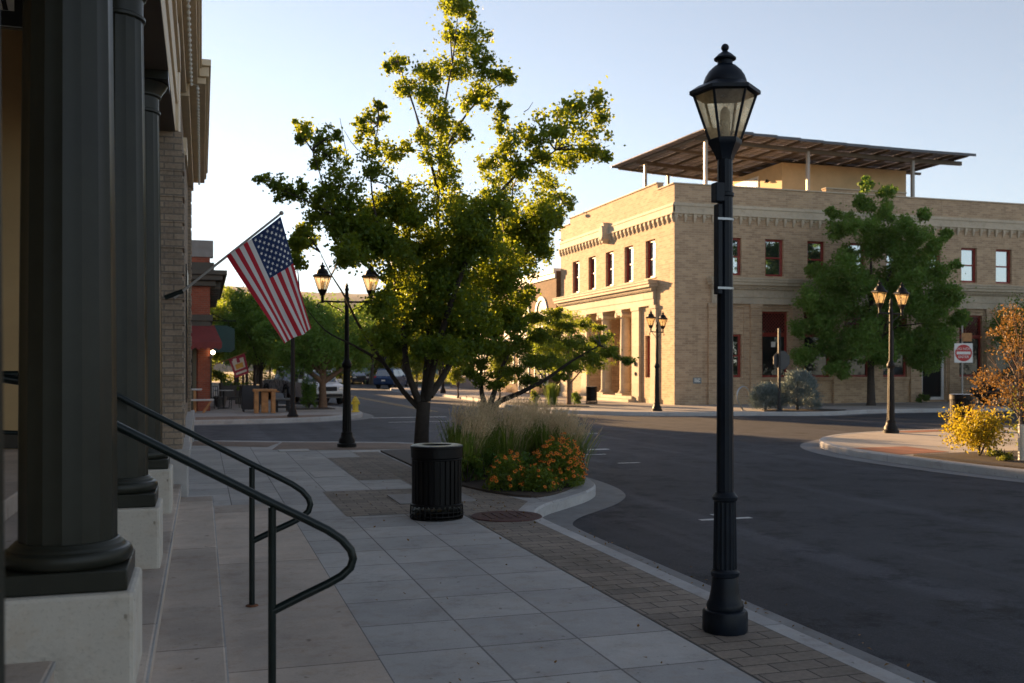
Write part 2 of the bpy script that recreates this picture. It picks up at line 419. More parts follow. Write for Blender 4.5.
plain('dark_trim', (.05, .042, .03), .6, var=.25)
plain('wood', (.36, .17, .06), .65, var=.35, scale=6)
plain('planter_grey', (.10, .095, .09), .8, var=.2)
plain('yellow_paint', (.60, .42, .03), .5, var=.15)
plain('pale_wall', (.42, .36, .29), .85, var=.12, scale=1)
plain('mauve_base', (.22, .17, .15), .85, var=.15, scale=1)
plain('teal_wall', (.17, .22, .21), .8, var=.2)
plain('grey_wall', (.2, .19, .18), .85, var=.2)
plain('guard_white', (.62, .60, .56), .7, var=.1)
plain('sign_red', (.48, .02, .02), .4, var=.06)
plain('sign_white', (.75, .74, .70), .4, var=.05)
plain('sign_back', (.045, .047, .05), .5, var=.15)
plain('plaque', (.16, .19, .21), .4, .3, var=.15)
plain('cover_rust', (.075, .03, .025), .7, .2, var=.3, scale=20)
plain('plate_concrete', (.23, .215, .205), .8, var=.2, scale=4)
plain('plate_pale', (.42, .40, .38), .8, var=.15, scale=4)
plain('car_blue', (.02, .05, .13), .25, .3, var=.04, bmp=0)
plain('car_silver', (.22, .24, .28), .28, .5, var=.04, bmp=0)
plain('car_white', (.62, .62, .62), .3, 0, var=.03, bmp=0)
plain('car_dark', (.02, .026, .045), .22, .3, var=.04, bmp=0)
plain('car_dark_grey', (.07, .075, .085), .3, .3, var=.04, bmp=0)
plain('tyre', (.012, .012, .012), .85, var=.2)
plain('chrome', (.5, .5, .5), .2, 1, var=.05)
plain('headlamp', (.6, .62, .65), .1, .3, var=.05, bmp=0)
plain('taillamp', (.35, .01, .01), .2, 0, var=.05, bmp=0)
plain('lit_globe', (.8, .7, .5), .4, emit=((1, .8, .5), 3.0), bmp=0)
plain('banner_red', (.32, .03, .05), .8, var=.15)
plain('banner_pale', (.62, .52, .42), .8, var=.15)
plain('banner_gold', (.60, .30, .05), .8, var=.2)
plain('petal_orange', (.72, .20, .008), .6, var=.35, scale=30, bmp=0)
plain('flower_eye', (.05, .02, .01), .9)
glass('window_glass', gl=.22); glass('sky_glass', (.02, .025, .03), gl=.48); glass('door_glass', gl=.04); glass('car_glass', (.01, .012, .014), gl=.3)
leafmat('leaf_maple', (.05, .098, .015), (.085, .14, .02), (.46, .53, .03), .47)
leafmat('leaf_fresh', (.07, .15, .03), (.115, .21, .045), (.30, .46, .06), .42)
leafmat('leaf_dark', (.048, .11, .02), (.085, .165, .033), (.26, .40, .045), .42)
leafmat('leaf_mid', (.05, .10, .015), (.09, .145, .024), (.42, .48, .04), .46)
leafmat('leaf_gold', (.07, .10, .012), (.16, .16, .02), (.48, .60, .05), .5)
leafmat('leaf_orange', (.10, .075, .02), (.25, .12, .035), (.36, .19, .04), .35)
leafmat('leaf_amber', (.09, .14, .014), (.44, .26, .02), (.75, .58, .03), .42)
leafmat('leaf_lime', (.09, .13, .02), (.2, .2, .03), (.4, .42, .05), .4)
leafmat('leaf_spruce', (.15, .20, .195), (.30, .36, .35), (.1, .13, .12), .15, .7)
leafmat('grass_blade', (.10, .18, .02), (.24, .29, .045), (.2, .26, .05), .35)
leafmat('plume', (.60, .44, .25), (.76, .60, .38), (.7, .55, .35), .35, .8)

# ------------------------------------------------------------------ ground, road, kerbs, pavements
def smooth_poly(p, it=2):
    for _ in range(it):
        q = []
        for i in range(len(p)):
            a = p[i]; b = p[(i+1) % len(p)]
            if math.dist(a, b) > 6: q += [a, b] if not q or q[-1] != a else [b]; continue
            q += [(a[0]*.75+b[0]*.25, a[1]*.75+b[1]*.25), (a[0]*.25+b[0]*.75, a[1]*.25+b[1]*.75)]
        p = q
    out = []
    for a in p:
        if not out or math.dist(out[-1], a) > .02: out.append(a)
    return out
def offset(line, d):
    """open polyline pushed d metres to its left"""
    r = []
    for i, p in enumerate(line):
        a = line[max(0, i-1)]; b = line[min(len(line)-1, i+1)]
        t = Vector((b[0]-a[0], b[1]-a[1])).normalized(); r.append((p[0]-t.y*d, p[1]+t.x*d))
    return r
def chaikin(l, it=2):
    for _ in range(it):
        q = [l[0]]
        for a, b in zip(l, l[1:]):
            if math.dist(a, b) > 5: q += [a, b]; continue
            q += [(a[0]*.75+b[0]*.25, a[1]*.75+b[1]*.25), (a[0]*.25+b[0]*.75, a[1]*.25+b[1]*.75)]
        q.append(l[-1])
        l = [q[0]]
        for p in q[1:]:
            if math.dist(p, l[-1]) > .03: l.append(p)
    return l
def strip(a, b, z0, z1=None):
    m = MB(); n = len(a); z1 = z0 if z1 is None else z1
    vs = [(p[0], p[1], z0) for p in a]+[(p[0], p[1], z1) for p in b]
    m.add(vs, [(i, i+1, n+i+1, n+i) for i in range(n-1)]); return m
ROADZ = -.15
def pavement(name, line, closing, slabmat, kerbw=.16, gut=.42):
    """line: kerb face, the pavement lies to its left; closing: further corners that close the slab"""
    line = chaikin(line)
    inner = offset(line, kerbw); gout = offset(line, -gut)
    m = MB(); m.prism(inner+closing, -.4, 0); struct('pavement', m, slabmat)
    k = MB(); n = len(line)
    top = .004
    mid = offset(line, .02)
    rows = [[(p[0], p[1], -.4) for p in line], [(p[0], p[1], top-.025) for p in line], [(p[0], p[1], top) for p in mid], [(p[0], p[1], top) for p in inner], [(p[0], p[1], -.1) for p in inner]]
    k.add(sum(rows, []), [(r*n+i+1, r*n+i, (r+1)*n+i, (r+1)*n+i+1) for r in range(4) for i in range(n-1)])
    struct('kerb', k, 'kerb_stone')
    if gut: struct('gutter', strip(line, gout, ROADZ+.012, ROADZ+.006), 'gutter')
    return line

g = MB(); g.box(-1500, 1500, -300, 1600, -1.2, -.9); struct('ground', g, 'ground_dirt')
g = MB(); g.box(-70, 120, -40, 210, -.9, ROADZ); struct('road', g, 'asphalt')
near = [(3.58, -8), (3.58, 9.2), (3.58, 10.4), (3.66, 10.9), (4.0, 11.45), (4.5, 11.95), (5.0, 12.5), (5.4, 13.2), (5.62, 14.4), (5.62, 16.5), (5.6, 18.6), (5.35, 19.9), (4.9, 21.0), (4.2, 21.85), (3.2, 22.35), (2.2, 22.7), (1.2, 23.2), (0, 23.8), (-1.5, 24.1), (-7, 24.1), (-40, 24.1)]
pavement('near_pavement', near, [(-40, -8)], 'slab')
farl = [(-40, 32.6), (-8, 32.6), (-2, 32.7), (1, 32.9), (2.6, 33.2), (4.0, 33.9), (5.2, 35.0), (5.8, 37), (5.8, 41), (5.4, 43.5), (4.3, 45), (3.4, 46.2), (3.2, 48), (3.2, 60), (3.2, 140)]
pavement('far_left_pavement', farl, [(-40, 140)], 'far_slab')
farr = [(100, 86), (24, 86), (20, 85.8), (17.6, 85), (15.8, 83.4), (14.7, 81), (14.3, 78), (14.3, 60), (14.2, 54), (14.0, 48), (13.3, 45.5), (12.9, 43), (12.9, 39.5), (13.4, 37.0), (14.6, 35.0), (16.2, 33.9), (18, 33.4), (20.3, 33.0), (21.5, 32.4), (23.0, 32.3), (24.2, 33.0), (25.5, 33.4), (30, 33.4), (100, 33.4)]
pavement('far_right_pavement', farr, [(100, 60)], 'far_slab')
isl = [(100, 22.4), (30, 22.4), (19, 22.3), (17, 22.0), (15.4, 21.5), (14.2, 20.6), (13.4, 19.6), (12.8, 18.3), (12.5, 16.8), (12.45, 15.2), (12.5, 13.5), (12.9, 11.5), (13.8, 10.2), (15, 9.3), (15.3, 8), (15.3, -8)]
pavement('island_pavement', isl, [(100, -8)], 'island_slab')

def sheet(name, poly, mat, z=.004):
    m = MB(); n = len(poly); m.add([(x, y, z) for x, y in poly], [tuple(range(n))])
    if sum(poly[i][0]*poly[(i+1) % n][1]-poly[(i+1) % n][0]*poly[i][1] for i in range(n)) < 0: m.f = [m.f[0][::-1]]
    return struct(name, m, mat)
sheet('paver_strip', [(2.815, -8), (3.415, -8), (3.415, 10.35), (3.5, 11.0), (3.85, 11.7), (3.78, 12.1), (3.3, 14.4), (3.3, 19.5), (2.815, 19.5)], 'paver')
sheet('paver_band', [(1.535, 11.1), (2.81, 11.1), (2.81, 13.4), (1.535, 13.4)], 'paver')
sheet('paver_bed', [(2.812, 14.6), (2.2, 14.6), (2.2, 18.4), (2.812, 18.4)], 'paver')
sheet('corner_pavers', [(1.35, 20.6), (2.2, 20.2), (3.5, 20.0), (4.9, 19.7), (5.15, 20.0), (4.7, 20.9), (4.05, 21.6), (3.1, 22.1), (2.1, 22.45), (1.7, 22.6)], 'corner_paver', .005)
sheet('ramp_pavers', [(-.2, 22.2), (1.3, 21.3), (1.65, 22.55), (1.1, 22.9), (-.2, 23.55)], 'corner_paver', .004)
sheet('far_pavers', [(-.2, 33.0), (.9, 33.1), (2.5, 33.4), (3.9, 34.2), (4.7, 35.4), (2.5, 35.2), (-.2, 35.0)], 'corner_paver', .005)
sheet('island_ramp_pavers', [(12.70, 15.9), (14.0, 16.1), (14.1, 17.5), (12.78, 17.5)], 'red_paver', .006)
sheet('island_red_band', [(16.9, 21.75), (19.5, 22.1), (19.6, 21.6), (17.2, 21.2)], 'red_paver', .006)
soil = chaikin([(3.36, 13.9), (3.6, 12.6), (3.95, 11.95), (4.3, 12.1), (4.85, 12.75), (5.2, 13.5), (5.42, 14.6), (5.42, 18.4), (5.15, 19.5), (3.36, 19.5)])
m = MB(); m.prism(soil, -.1, .03); struct('planting_bed', m, 'soil')
m = MB(); m.prism(chaikin([(12.75, 15.6), (12.68, 13.6), (13.1, 11.9), (14.0, 10.6), (15.2, 10), (16.5, 10.3), (16.6, 15.2), (15.0, 15.8)]), -.1, .03); struct('island_bed', m, 'soil')
m = MB(); m.prism([(20.4, 33.3), (21.4, 32.7), (23, 32.65), (24.0, 33.2), (23.6, 34.3), (20.9, 34.4)], -.1, .03); struct('spruce_bed', m, 'soil')
m = MB(); m.prism([(13.3, 39.6), (15.8, 39.6), (15.8, 44.6), (13.6, 44.6)], -.1, .03); struct('corner_bed', m, 'soil')
m = MB(); m.prism([(12, 116), (16, 112), (80, 110), (80, 175), (12, 175)], -.4, .02); struct('lawn', m, 'lawn')
m = MB(); m.prism([(3.6, 40.2), (5.1, 40.2), (5.0, 43), (3.6, 44.5)], -.1, .03); struct('left_bed', m, 'soil')
# markings: worn paint on the asphalt
def mark(name, x0, x1, y0, y1, mat='worn_white', rot=0):
    m = MB(); cx, cy = (x0+x1)/2, (y0+y1)/2; z = ROADZ+.004
    p = [(x0, y0), (x1, y0), (x1, y1), (x0, y1)]; ca, sa = math.cos(rot), math.sin(rot)
    m.add([(cx+(x-cx)*ca-(y-cy)*sa, cy+(x-cx)*sa+(y-cy)*ca, z) for x, y in p], [(0, 1, 2, 3)]); struct(name, m, mat)
mark('parking_mark', 5.62, 6.3, 10.52, 10.62)
mark('parking_mark', 5.95, 6.05, 10.63, 10.95)
mark('stop_line', 5.7, 8.6, 20.3, 20.55); mark('crossing_line', 6.2, 7.4, 24.4, 24.6); mark('crossing_line', 8.6, 10.4, 25.4, 25.55)
for i, (x, y) in enumerate(((7.3, 21.6), (7.6, 19.2), (7.5, 17.3), (7.4, 23.4))): mark('lane_tick', x, x+.45, y, y+.1)
mark('far_stop_line', 5.6, 8.6, 35.6, 35.9); mark('far_crossing_line', 5.9, 12.6, 32.6, 32.75)
mark('centre_line', 8.95, 9.05, 40, 120, 'worn_yellow'); mark('centre_line', 9.2, 9.3, 40, 120, 'worn_yellow')

# flat covers in the pavement
m = MB(); m.lathe([(.40, 0), (.39, .012), (.30, .014), (.29, .010)], 28, (3.22, 10.55, .004))
for k in range(5): m.box(3.0+k*.1, 3.03+k*.1, 10.35, 10.75, .012, .02)
tag(m.build('manhole_cover', 'cover_rust'), 'dark reddish round iron cover set in the brick paver strip', 'manhole cover')
m = MB(); m.box(2.28, 3.25, 11.85, 12.75, .004, .016); 
tag(m.build('utility_cover', 'plate_concrete', bevel=.004), 'large square concrete utility cover left of the trash can', 'utility cover')
m = MB(); m.box(1.62, 2.1, 15.2, 16.0, .001, .008); tag(m.build('access_plate', 'plate_pale'), 'small pale rectangular plate in the grey pavement, nearer than the lamp with two lanterns', 'access plate')
m = MB(); m.box(1.45, 2.05, 20.0, 20.5, .001, .012); tag(m.build('access_plate', 'plate_pale'), 'pale plate at the edge of the reddish corner pavers by the cross street', 'access plate')

# ------------------------------------------------------------------ near left building: portico on broad steps
PB = thing('porticoed_building', 'cream building with dark green fluted columns on white plinths and a brick corner at left', 'building', (-.56, 0, 0))
st = MB()
treads = [(.12, .15), (-.23, .30), (-.58, .45), (-.93, .60), (-1.28, .75)]
for i, (x, z) in enumerate(treads):
    x2 = treads[i+1][0]-.03 if i < 4 else -3.6
    st.box(x2, x, -4, 12.2, z-.15 if i else -.1, z)
so = st.build('steps', 'step_stone', PB, bevel=.012)
lm = MB(); lm.box(.12, .955, -4, 12.4, -.1, .006); lo = lm.build('landing', 'step_stone', PB)
nose = MB()
for x, z in treads[:3]: nose.box(x-.004, x+.006, -4, 12.2, z-.028, z-.004)
nose.build('nosing_edge', 'kerb_stone', PB)
YS = (2.1, 4.75, 7.4, 10.05)
for y in YS:
    m = MB(); m.box(-.85, -.27, y-.29, y+.29, .16, .71); m.build('plinth', 'plinth_white', PB, bevel=.02)
    prof = []
    for i in range(13):
        t = i/12; prof.append((.202-.034*t**1.5, .90+t*(4.2-.90)))
    m = MB(); m.fluted(prof, 16, 4, .03, (-.56, y, 0))
    col = m.build('column', 'column_paint', PB, smooth=25)
    b = MB(); b.box(-.82, -.30, y-.26, y+.26, .713, .80)
    b.lathe([(.245, .80), (.262, .815), (.268, .84), (.258, .865), (.236, .872), (.232, .885), (.222, .89), (.21, .905)], 40, (-.56, y, 0))
    b.build('base', 'column_paint', col, smooth=40, bevel=.006)
    c = MB(); c.lathe([(.17, 4.05), (.185, 4.06), (.185, 4.08), (.17, 4.09), (.17, 4.2), (.19, 4.215), (.19, 4.235), (.235, 4.30), (.25, 4.33), (.2, 4.335)], 40, (-.56, y, 0)); c.box(-.82, -.30, y-.26, y+.26, 4.335, 4.418)
    c.build('capital', 'column_paint', col, smooth=40)
m = MB(); m.box(-.82, -.30, -4, 12.3, 4.42, 4.43); m.box(-.80, -.32, -4, 12.3, 4.415, 4.42); m.build('beam_soffit', 'soffit_brown', PB)
m = MB(); m.box(-.83, -.295, -4, 12.31, 4.431, 4.75); m.box(-.81, -.27, -4, 12.31, 4.751, 5.12); m.box(-.83, -.235, -4, 12.33, 5.121, 5.2); m.box(-.83, -.29, -4, 12.31, 5.201, 5.75)
m.build('entablature', 'cream_paint', PB, bevel=.008)
m = MB(); m.box(-.83, -.22, -4, 15.6, 5.751, 5.9); m.box(-1.2, -.06, -4, 15.6, 5.901, 6.0); m.box(-1.2, -.03, -4, 15.6, 6.001, 6.12); m.box(-1.2, .0, -4, 15.6, 6.121, 6.2)
m.box(-.60, .06, 15.6, 24.0, 5.901, 6.0); m.box(-.6, .10, 15.55, 24.06, 6.001, 6.15); m.box(-.6, .13, 15.5, 24.1, 6.151, 6.25); m.box(-.6, -.18, 15.6, 23.95, 5.70, 5.9)
m.build('cornice', 'cream_paint', PB, bevel=.01)
bl = MB()
bl.tube([(-.15, 3, 5.893), (-.15, 15.6, 5.893)], .006, 5); bl.tube([(-.15, 15.6, 5.893), (-.06, 15.7, 5.893), (-.06, 24, 5.893)], .006, 5)
for i in range(100):
    y = 3.2+i*.208; x = -.15 if y < 15.6 else -.06
    bl.tube([(x, y, 5.9), (x, y, 5.865)], .012, 5); bl.ball((x, y, 5.845), .026, 7, 5)
bl.build('string_of_bulbs', 'bulb', PB, smooth=60)
m = MB(); m.box(-3.6, -.84, -4, 12.3, 5.78, 5.95); m.build('porch_ceiling', 'soffit_brown', PB)
m = MB(); m.box(-3.9, -3.6, -4, 12.3, .3, 6); m.box(-3.6, -.855, 12.301, 12.599, .3, 5.77); m.build('porch_wall', 'porch_wall', PB)
m = MB(); m.box(-3.6, -.9, 12.27, 12.3, .751, .93); m.box(-3.59, -3.57, -4, 12.26, .751, .93); m.build('skirting', 'dark_trim', PB)
# brick corner: pier, wall and quoins
m = MB(); m.box(-.85, -.22, 12.3, 13.3, .1, 4.42); m.box(-.85, -.30, 13.3, 23.3, .1, 5.7); m.box(-.85, -.24, 23.3, 24.0, .1, 5.7); m.box(-.85, -.23, 14.6, 15.5, .1, 4.6)
m.box(-14, -.85, 12.6, 24.0, .1, 6.6); m.box(-14, -.9, -4, 12.6, 5.96, 6.7)
m.build('wall', 'grey_brick', PB, bevel=.006)
m = MB(); m.box(-.85, -.26, 12.31, 13.35, 4.431, 5.7); m.box(-.85, -.20, 13.31, 13.34, 4.4, 4.44); m.build('pier_cap', 'cream_paint', PB, bevel=.008); m = MB(); m.box(-.85, -.2, 14.55, 15.55, 4.61, 4.85); m.build('pier_cap', 'cream_paint', PB)
qm = MB(); qn = MB()
for i in range(16):
    z = .95+i*.3
    if z < 4.2: qm.box(-.84, -.195, 12.285 if i % 2 else 12.29, 12.75 if i % 2 else 12.6, z, z+.22)
    qn.box(-.84, -.222, 23.5 if i % 2 else 23.66, 24.015, z, z+.22)
qm.build('quoin', 'grey_brick', PB, bevel=.01); qn.build('quoin', 'grey_brick', PB, bevel=.01)
m = MB(); m.box(-.86, -.16, 12.26, 13.36, .0, .62); m.box(-.86, -.2, 13.36, 23.2, 0, .55); m.box(-.86, -.17, 23.2, 24.05, 0, .62); m.box(-.86, -.13, 12.24, 13.4, .62, .70); m.box(-.86, -.16, 13.4, 24.07, .62, .68)
m.build('stone_base', 'plate_pale', PB, bevel=.012)
for y in (16.2, 19.6):
    m = MB(); m.box(-.33, -.27, y, y+1.5, 1.0, 3.6); f_ = m.build('window', 'dark_trim', PB)
    m = MB(); m.box(-.268, -.262, y+.08, y+1.42, 1.08, 3.52); m.build('pane', 'window_glass', f_)

# hanging sign under the porch
hs = thing('hanging_sign', 'black sign board with large white lettering hanging under the porch', 'sign', (-1.5, 8.9, 3.3))
o = at(13, 10, 8.6)
m = MB(); m.box(o.x-1.2, o.x+.55, o.y-.03, o.y+.03, o.z-.165, o.z+.75); m.build('board', 'sign_black', hs, bevel=.006)
m = MB(); m.box(o.x-1.2, o.x+.55, o.y-.036, o.y-.031, o.z-.16, o.z-.15); m.build('edge_line', 'steel', hs)
m = MB(); m.box(o.x-.16, o.x+.015, o.y-.036, o.y-.031, o.z-.02, o.z+.6)
m.build('lettering_ground', 'white_paint', hs)
m = MB(); m.add([(o.x-.10, o.y-.04, o.z+.12), (o.x-.06, o.y-.04, o.z+.12), (o.x-.03, o.y-.04, o.z-.02), (o.x-.07, o.y-.04, o.z-.02)], [(0, 3, 2, 1)]); m.build('lettering', 'sign_black', hs)
for dx in (-.9, .3):
    m = MB(); m.tube([(o.x+dx, o.y, o.z+.75), (o.x+dx, o.y, 5.79)], .008, 6); m.build('chain', 'sign_black', hs)

# ------------------------------------------------------------------ handrails
def handrail(y, label):
    t = thing('handrail', label, 'handrail', (.33, y, .006))
    def P(x, z): return (x, y, z)
    pts = [P(-1.52, 1.18), P(-1.53, 1.30), P(-1.49, 1.46), P(-1.38, 1.575), P(-1.22, 1.61), P(-.9, 1.61), P(-.76, 1.585), P(-.6, 1.50), P(-.379, 1.375), P(.33, .985)]
    for x, z in ((.50, .895), (.60, .84), (.67, .79), (.715, .735), (.728, .69), (.715, .645), (.67, .605), (.6, .57), (.47, .515), (.335, .455)): pts.append(P(x, z))
    m = MB(); m.tube(pts, .0215, 12); m.build('rail', 'rail_iron', t, smooth=60)
    m = MB(); m.tube([P(.33, .01), P(.33, .965)], .0195, 12); m.build('post', 'rail_iron', t, smooth=60)
    m = MB(); m.tube([P(-1.5, .755), P(-1.5, 1.30)], .0195, 12); m.tube([P(-1.5, 1.25), P(-.95, 1.22)], .015, 10); m.build('post', 'rail_iron', t, smooth=60)
    for x, z in ((.33, .008), (-1.5, .752)):
        m = MB(); m.lathe([(.045, 0), (.04, .006), (.024, .009)], 14, P(x, z)); m.build('foot_ring', 'rust', t)
handrail(5.03, 'dark tubular handrail with looped end on the steps, nearest the viewer')
handrail(7.10, 'dark tubular handrail with looped end, farther along the steps in front of the second plinth')

# ------------------------------------------------------------------ wall flag
fl = thing('wall_flag', 'large striped flag with starry blue canton on an angled pole from the brick wall', 'flag', (-.3, 12.5, 2.4))
p0 = Vector((-.33, 12.2, 2.46)); p1 = at(281.5, 213, 11.70)
p0 = at(174, 298, 11.38)
m = MB(); m.tube([p0, p1], [.016, .013], 10); m.build('pole', 'steel_post', fl, smooth=60)
m = MB(); m.ball(p1, .026, 10, 8); m.build('finial', 'steel_post', fl, smooth=60)
m = MB(); m.tube([p0-Vector((.1, 0, -.0)), p0+(p1-p0)*.08], .028, 10); m.build('bracket', 'rail_iron', fl)
Ac = at(226.3, 256, 11.52); Bc = at(280.5, 216.5, 11.72); Dc = at(283.3, 344, 11.25); Cc = at(313.5, 328, 12.0)
nu, nv = 44, 30
def flagp(u, v):
    p = Ac.lerp(Bc, v).lerp(Dc.lerp(Cc, v), u)
    sag = math.sin(v*PI)*.012*(1-u)+math.sin(u*PI)*(.010+.03*(v-.5)*u)
    rip = .05*math.sin(v*9+u*2.2)*(.15+u)+.022*math.sin(v*19-u*3)*u
    return p+Vector((.25, -.8, 0)).normalized()*rip+Vector((-.0, 0, -sag))
V = []; UV = []
for i in range(nu+1):
    for j in range(nv+1): V.append(flagp(i/nu, j/nv)); UV.append((i/nu, min(.9999, max(.0001, j/nv))))
m = MB(); m.add(V, [(i*(nv+1)+j, (i+1)*(nv+1)+j, (i+1)*(nv+1)+j+1, i*(nv+1)+j+1) for i in range(nu) for j in range(nv)])
cloth = m.build('cloth', 'flag_cloth', fl, smooth=80, uvs=UV)
sm = MB(); LU, LV = 1.5, .9
for sd in (1, -1):
    for r in range(9):
        for c in range(6 if r % 2 == 0 else 5):
            u0 = .40*((c*2+(1 if r % 2 == 0 else 2))/12); v0 = 6/13+7/13*(r+1)/10
            ring = []
            for k in range(10):
                a = PI/2+k*PI/5; rr = .0285 if k % 2 == 0 else .0115
                u = u0+math.sin(a)*rr*.62*-1; v = v0+math.cos(a)*rr
                e = 1e-3; q = flagp(u, v); nn = (flagp(u+e, v)-q).cross(flagp(u, v+e)-q).normalized(); ring.append(q+nn*.003*sd)
            cen = sum(ring, Vector())/10
            sm.add(ring+[cen], [(k, (k+1) % 10, 10) for k in range(10)])
sm.build('star_pattern', 'white_paint', cloth)

# ------------------------------------------------------------------ street lamps
def lantern(parent, c, s=1.0, iron='lamp_iron', wr=0):
    """six sided lantern; c = bottom centre of its collar; 0.74 m tall at s = 1"""
    H = lambda pr: [(r*s, z*s) for r, z in pr]
    m = MB()
    m.lathe(H([(.055, 0), (.06, .02), (.075, .05), (.095, .085), (.105, .10), (.105, .125), (.09, .13)]), 6, c, wr)
    m.lathe(H([(.205, .400), (.222, .408), (.222, .43), (.212, .436), (.165, .465), (.135, .475)]), 6, c, wr)
    m.lathe(H([(.135, .47), (.135, .485), (.122, .52), (.10, .555), (.07, .583), (.048, .595), (.046, .622), (.068, .626), (.07, .634), (.045, .658), (.02, .676), (.012, .684)]), 18, c, wr)
    f = m
    for k in range(6):
        a = wr+k*PI/3
        f.tube([(c[0]+.098*s*math.cos(a), c[1]+.098*s*math.sin(a), c[2]+.125*s), (c[0]+.196*s*math.cos(a), c[1]+.196*s*math.sin(a), c[2]+.41*s)], .0085*s, 6)
    fr = m.build('lantern', iron, parent, smooth=35, world=False)
    b = MB(); b.ball((c[0], c[1], c[2]+.702*s), .025*s, 10, 8); b.build('finial', iron, fr, smooth=60, world=False)
    g = MB(); g.lathe(H([(.094, .128), (.190, .408)]), 6, c, wr, cap=False); g.build('glass', 'lamp_glass', fr, world=False)
    b = MB(); b.lathe(H([(.012, .13), (.03, .15), (.034, .24), (.03, .30), (.01, .33)]), 10, c); b.build('bulb', 'bulb', fr, smooth=60, world=False)

sl = thing('street_lamp', 'tall dark blue-black lamp post with a single lantern beside the kerb in the foreground', 'street lamp', (3.13, 5.56, 0))
m = MB(); m.lathe([(.137, 0), (.140, .015), (.140, .12), (.132, .14), (.11, .145), (.10, .15)], 12); m.build('base', 'lamp_iron', sl, smooth=30, world=False, bevel=.004)
m = MB(); m.lathe([(.112, .145), (.116, .165), (.108, .185), (.10, .20), (.088, .26), (.080, .34), (.078, .345)], 32); m.lathe([(.078, .345), (.088, .35), (.09, .375), (.078, .385), (.076, .395)], 32)
m.build('pedestal', 'lamp_iron', sl, smooth=40, world=False)
m = MB(); m.fluted([(.074, .39), (.068, .82)], 16, 4, .10); m.lathe([(.066, .815), (.078, .825), (.08, .845), (.066, .86), (.058, .875)], 32)
m.build('fluted_shaft', 'lamp_iron', sl, smooth=35, world=False)
m = MB(); m.fluted([(.053, .87), (.047, 2.98)], 12, 4, .05); m.lathe([(.047, 2.72), (.056, 2.725), (.056, 2.745), (.047, 2.75)], 20); m.build('pole', 'lamp_iron', sl, smooth=35, world=False)
lantern(sl, (0, 0, 2.955), 1.0, 'lamp_iron', .70)
m = MB(); m.box(-.075, -.045, -.05, .01, 2.11, 2.67); m.build('banner_bracket', 'lamp_iron', sl, world=False, bevel=.004)
m = MB(); m.box(-.10, -.04, -.07, -.0, 2.68, 2.80); m.build('junction_box', 'lamp_iron', sl, world=False, bevel=.006)
for z in (2.14, 2.57):
    m = MB(); m.lathe([(.050, z), (.054, z), (.054, z+.014), (.050, z+.014)], 20); m.box(-.08, .0, -.056, -.048, z, z+.014); m.build('clamp', 'steel', sl, world=False)

def twin_lamp(loc, rz, label, s=1.0, banner=False):
    t = thing('twin_street_lamp', label, 'street lamp', loc, rz, 'street lamps with two lanterns')
    I = 'lamp_iron_far'
    m = MB(); m.lathe([(.20, 0), (.20, .07), (.17, .09), (.165, .16), (.13, .21), (.115, .28), (.12, .30), (.10, .33)], 16); m.build('base', I, t, smooth=35, world=False)
    m = MB(); m.fluted([(.095, .32), (.07, 1.66)], 12, 4, .1); m.lathe([(.07, 1.64), (.10, 1.68), (.105, 1.73), (.08, 1.78), (.06, 1.83)], 20); m.build('fluted_shaft', I, t, smooth=35, world=False)
    m = MB(); m.lathe([(.05, 1.8), (.042, 3.05), (.055, 3.06), (.055, 3.12), (.04, 3.14), (.035, 3.26), (.05, 3.28), (.03, 3.34), (.035, 3.37), (.012, 3.42)], 14); m.build('pole', I, t, smooth=40, world=False)
    m = MB(); m.tube([(-.5, 0, 3.04), (-.25, 0, 3.03), (.25, 0, 3.03), (.5, 0, 3.04)], .02, 8)
    for sgn in (-1, 1):
        m.tube([(sgn*.5, 0, 3.0), (sgn*.5, 0, 3.18)], [.03, .035], 8)
        m.tube([(sgn*.05, 0, 2.78), (sgn*.15, 0, 2.88), (sgn*.3, 0, 2.94), (sgn*.4, 0, 3.02)], .012, 6)
        m.tube([(sgn*.5, 0, 3.03), (sgn*.58, 0, 3.0), (sgn*.62, 0, 2.94), (sgn*.58, 0, 2.91), (sgn*.55, 0, 2.95)], .012, 6)
    m.build('arms', I, t, smooth=50, world=False)
    for sgn in (-1, 1): lantern(t, (sgn*.5, 0, 3.16), .95, I, .3)
    if banner:
        m = MB(); m.box(.06, .10, -.02, .02, 1.95, 2.6); m.build('banner_bracket', I, t, world=False)
    return t
twin_lamp((2.89, 20.88, 0), -.12, 'two-lantern street lamp on the pavement corner between the flag and the big tree')
twin_lamp((16.67, 34.82, 0), .65, 'two-lantern street lamp in front of the corner of the tan brick building')
twin_lamp((16.7, 21.27, 0), .35, 'two-lantern street lamp on the sunlit kerb corner at right', banner=True)
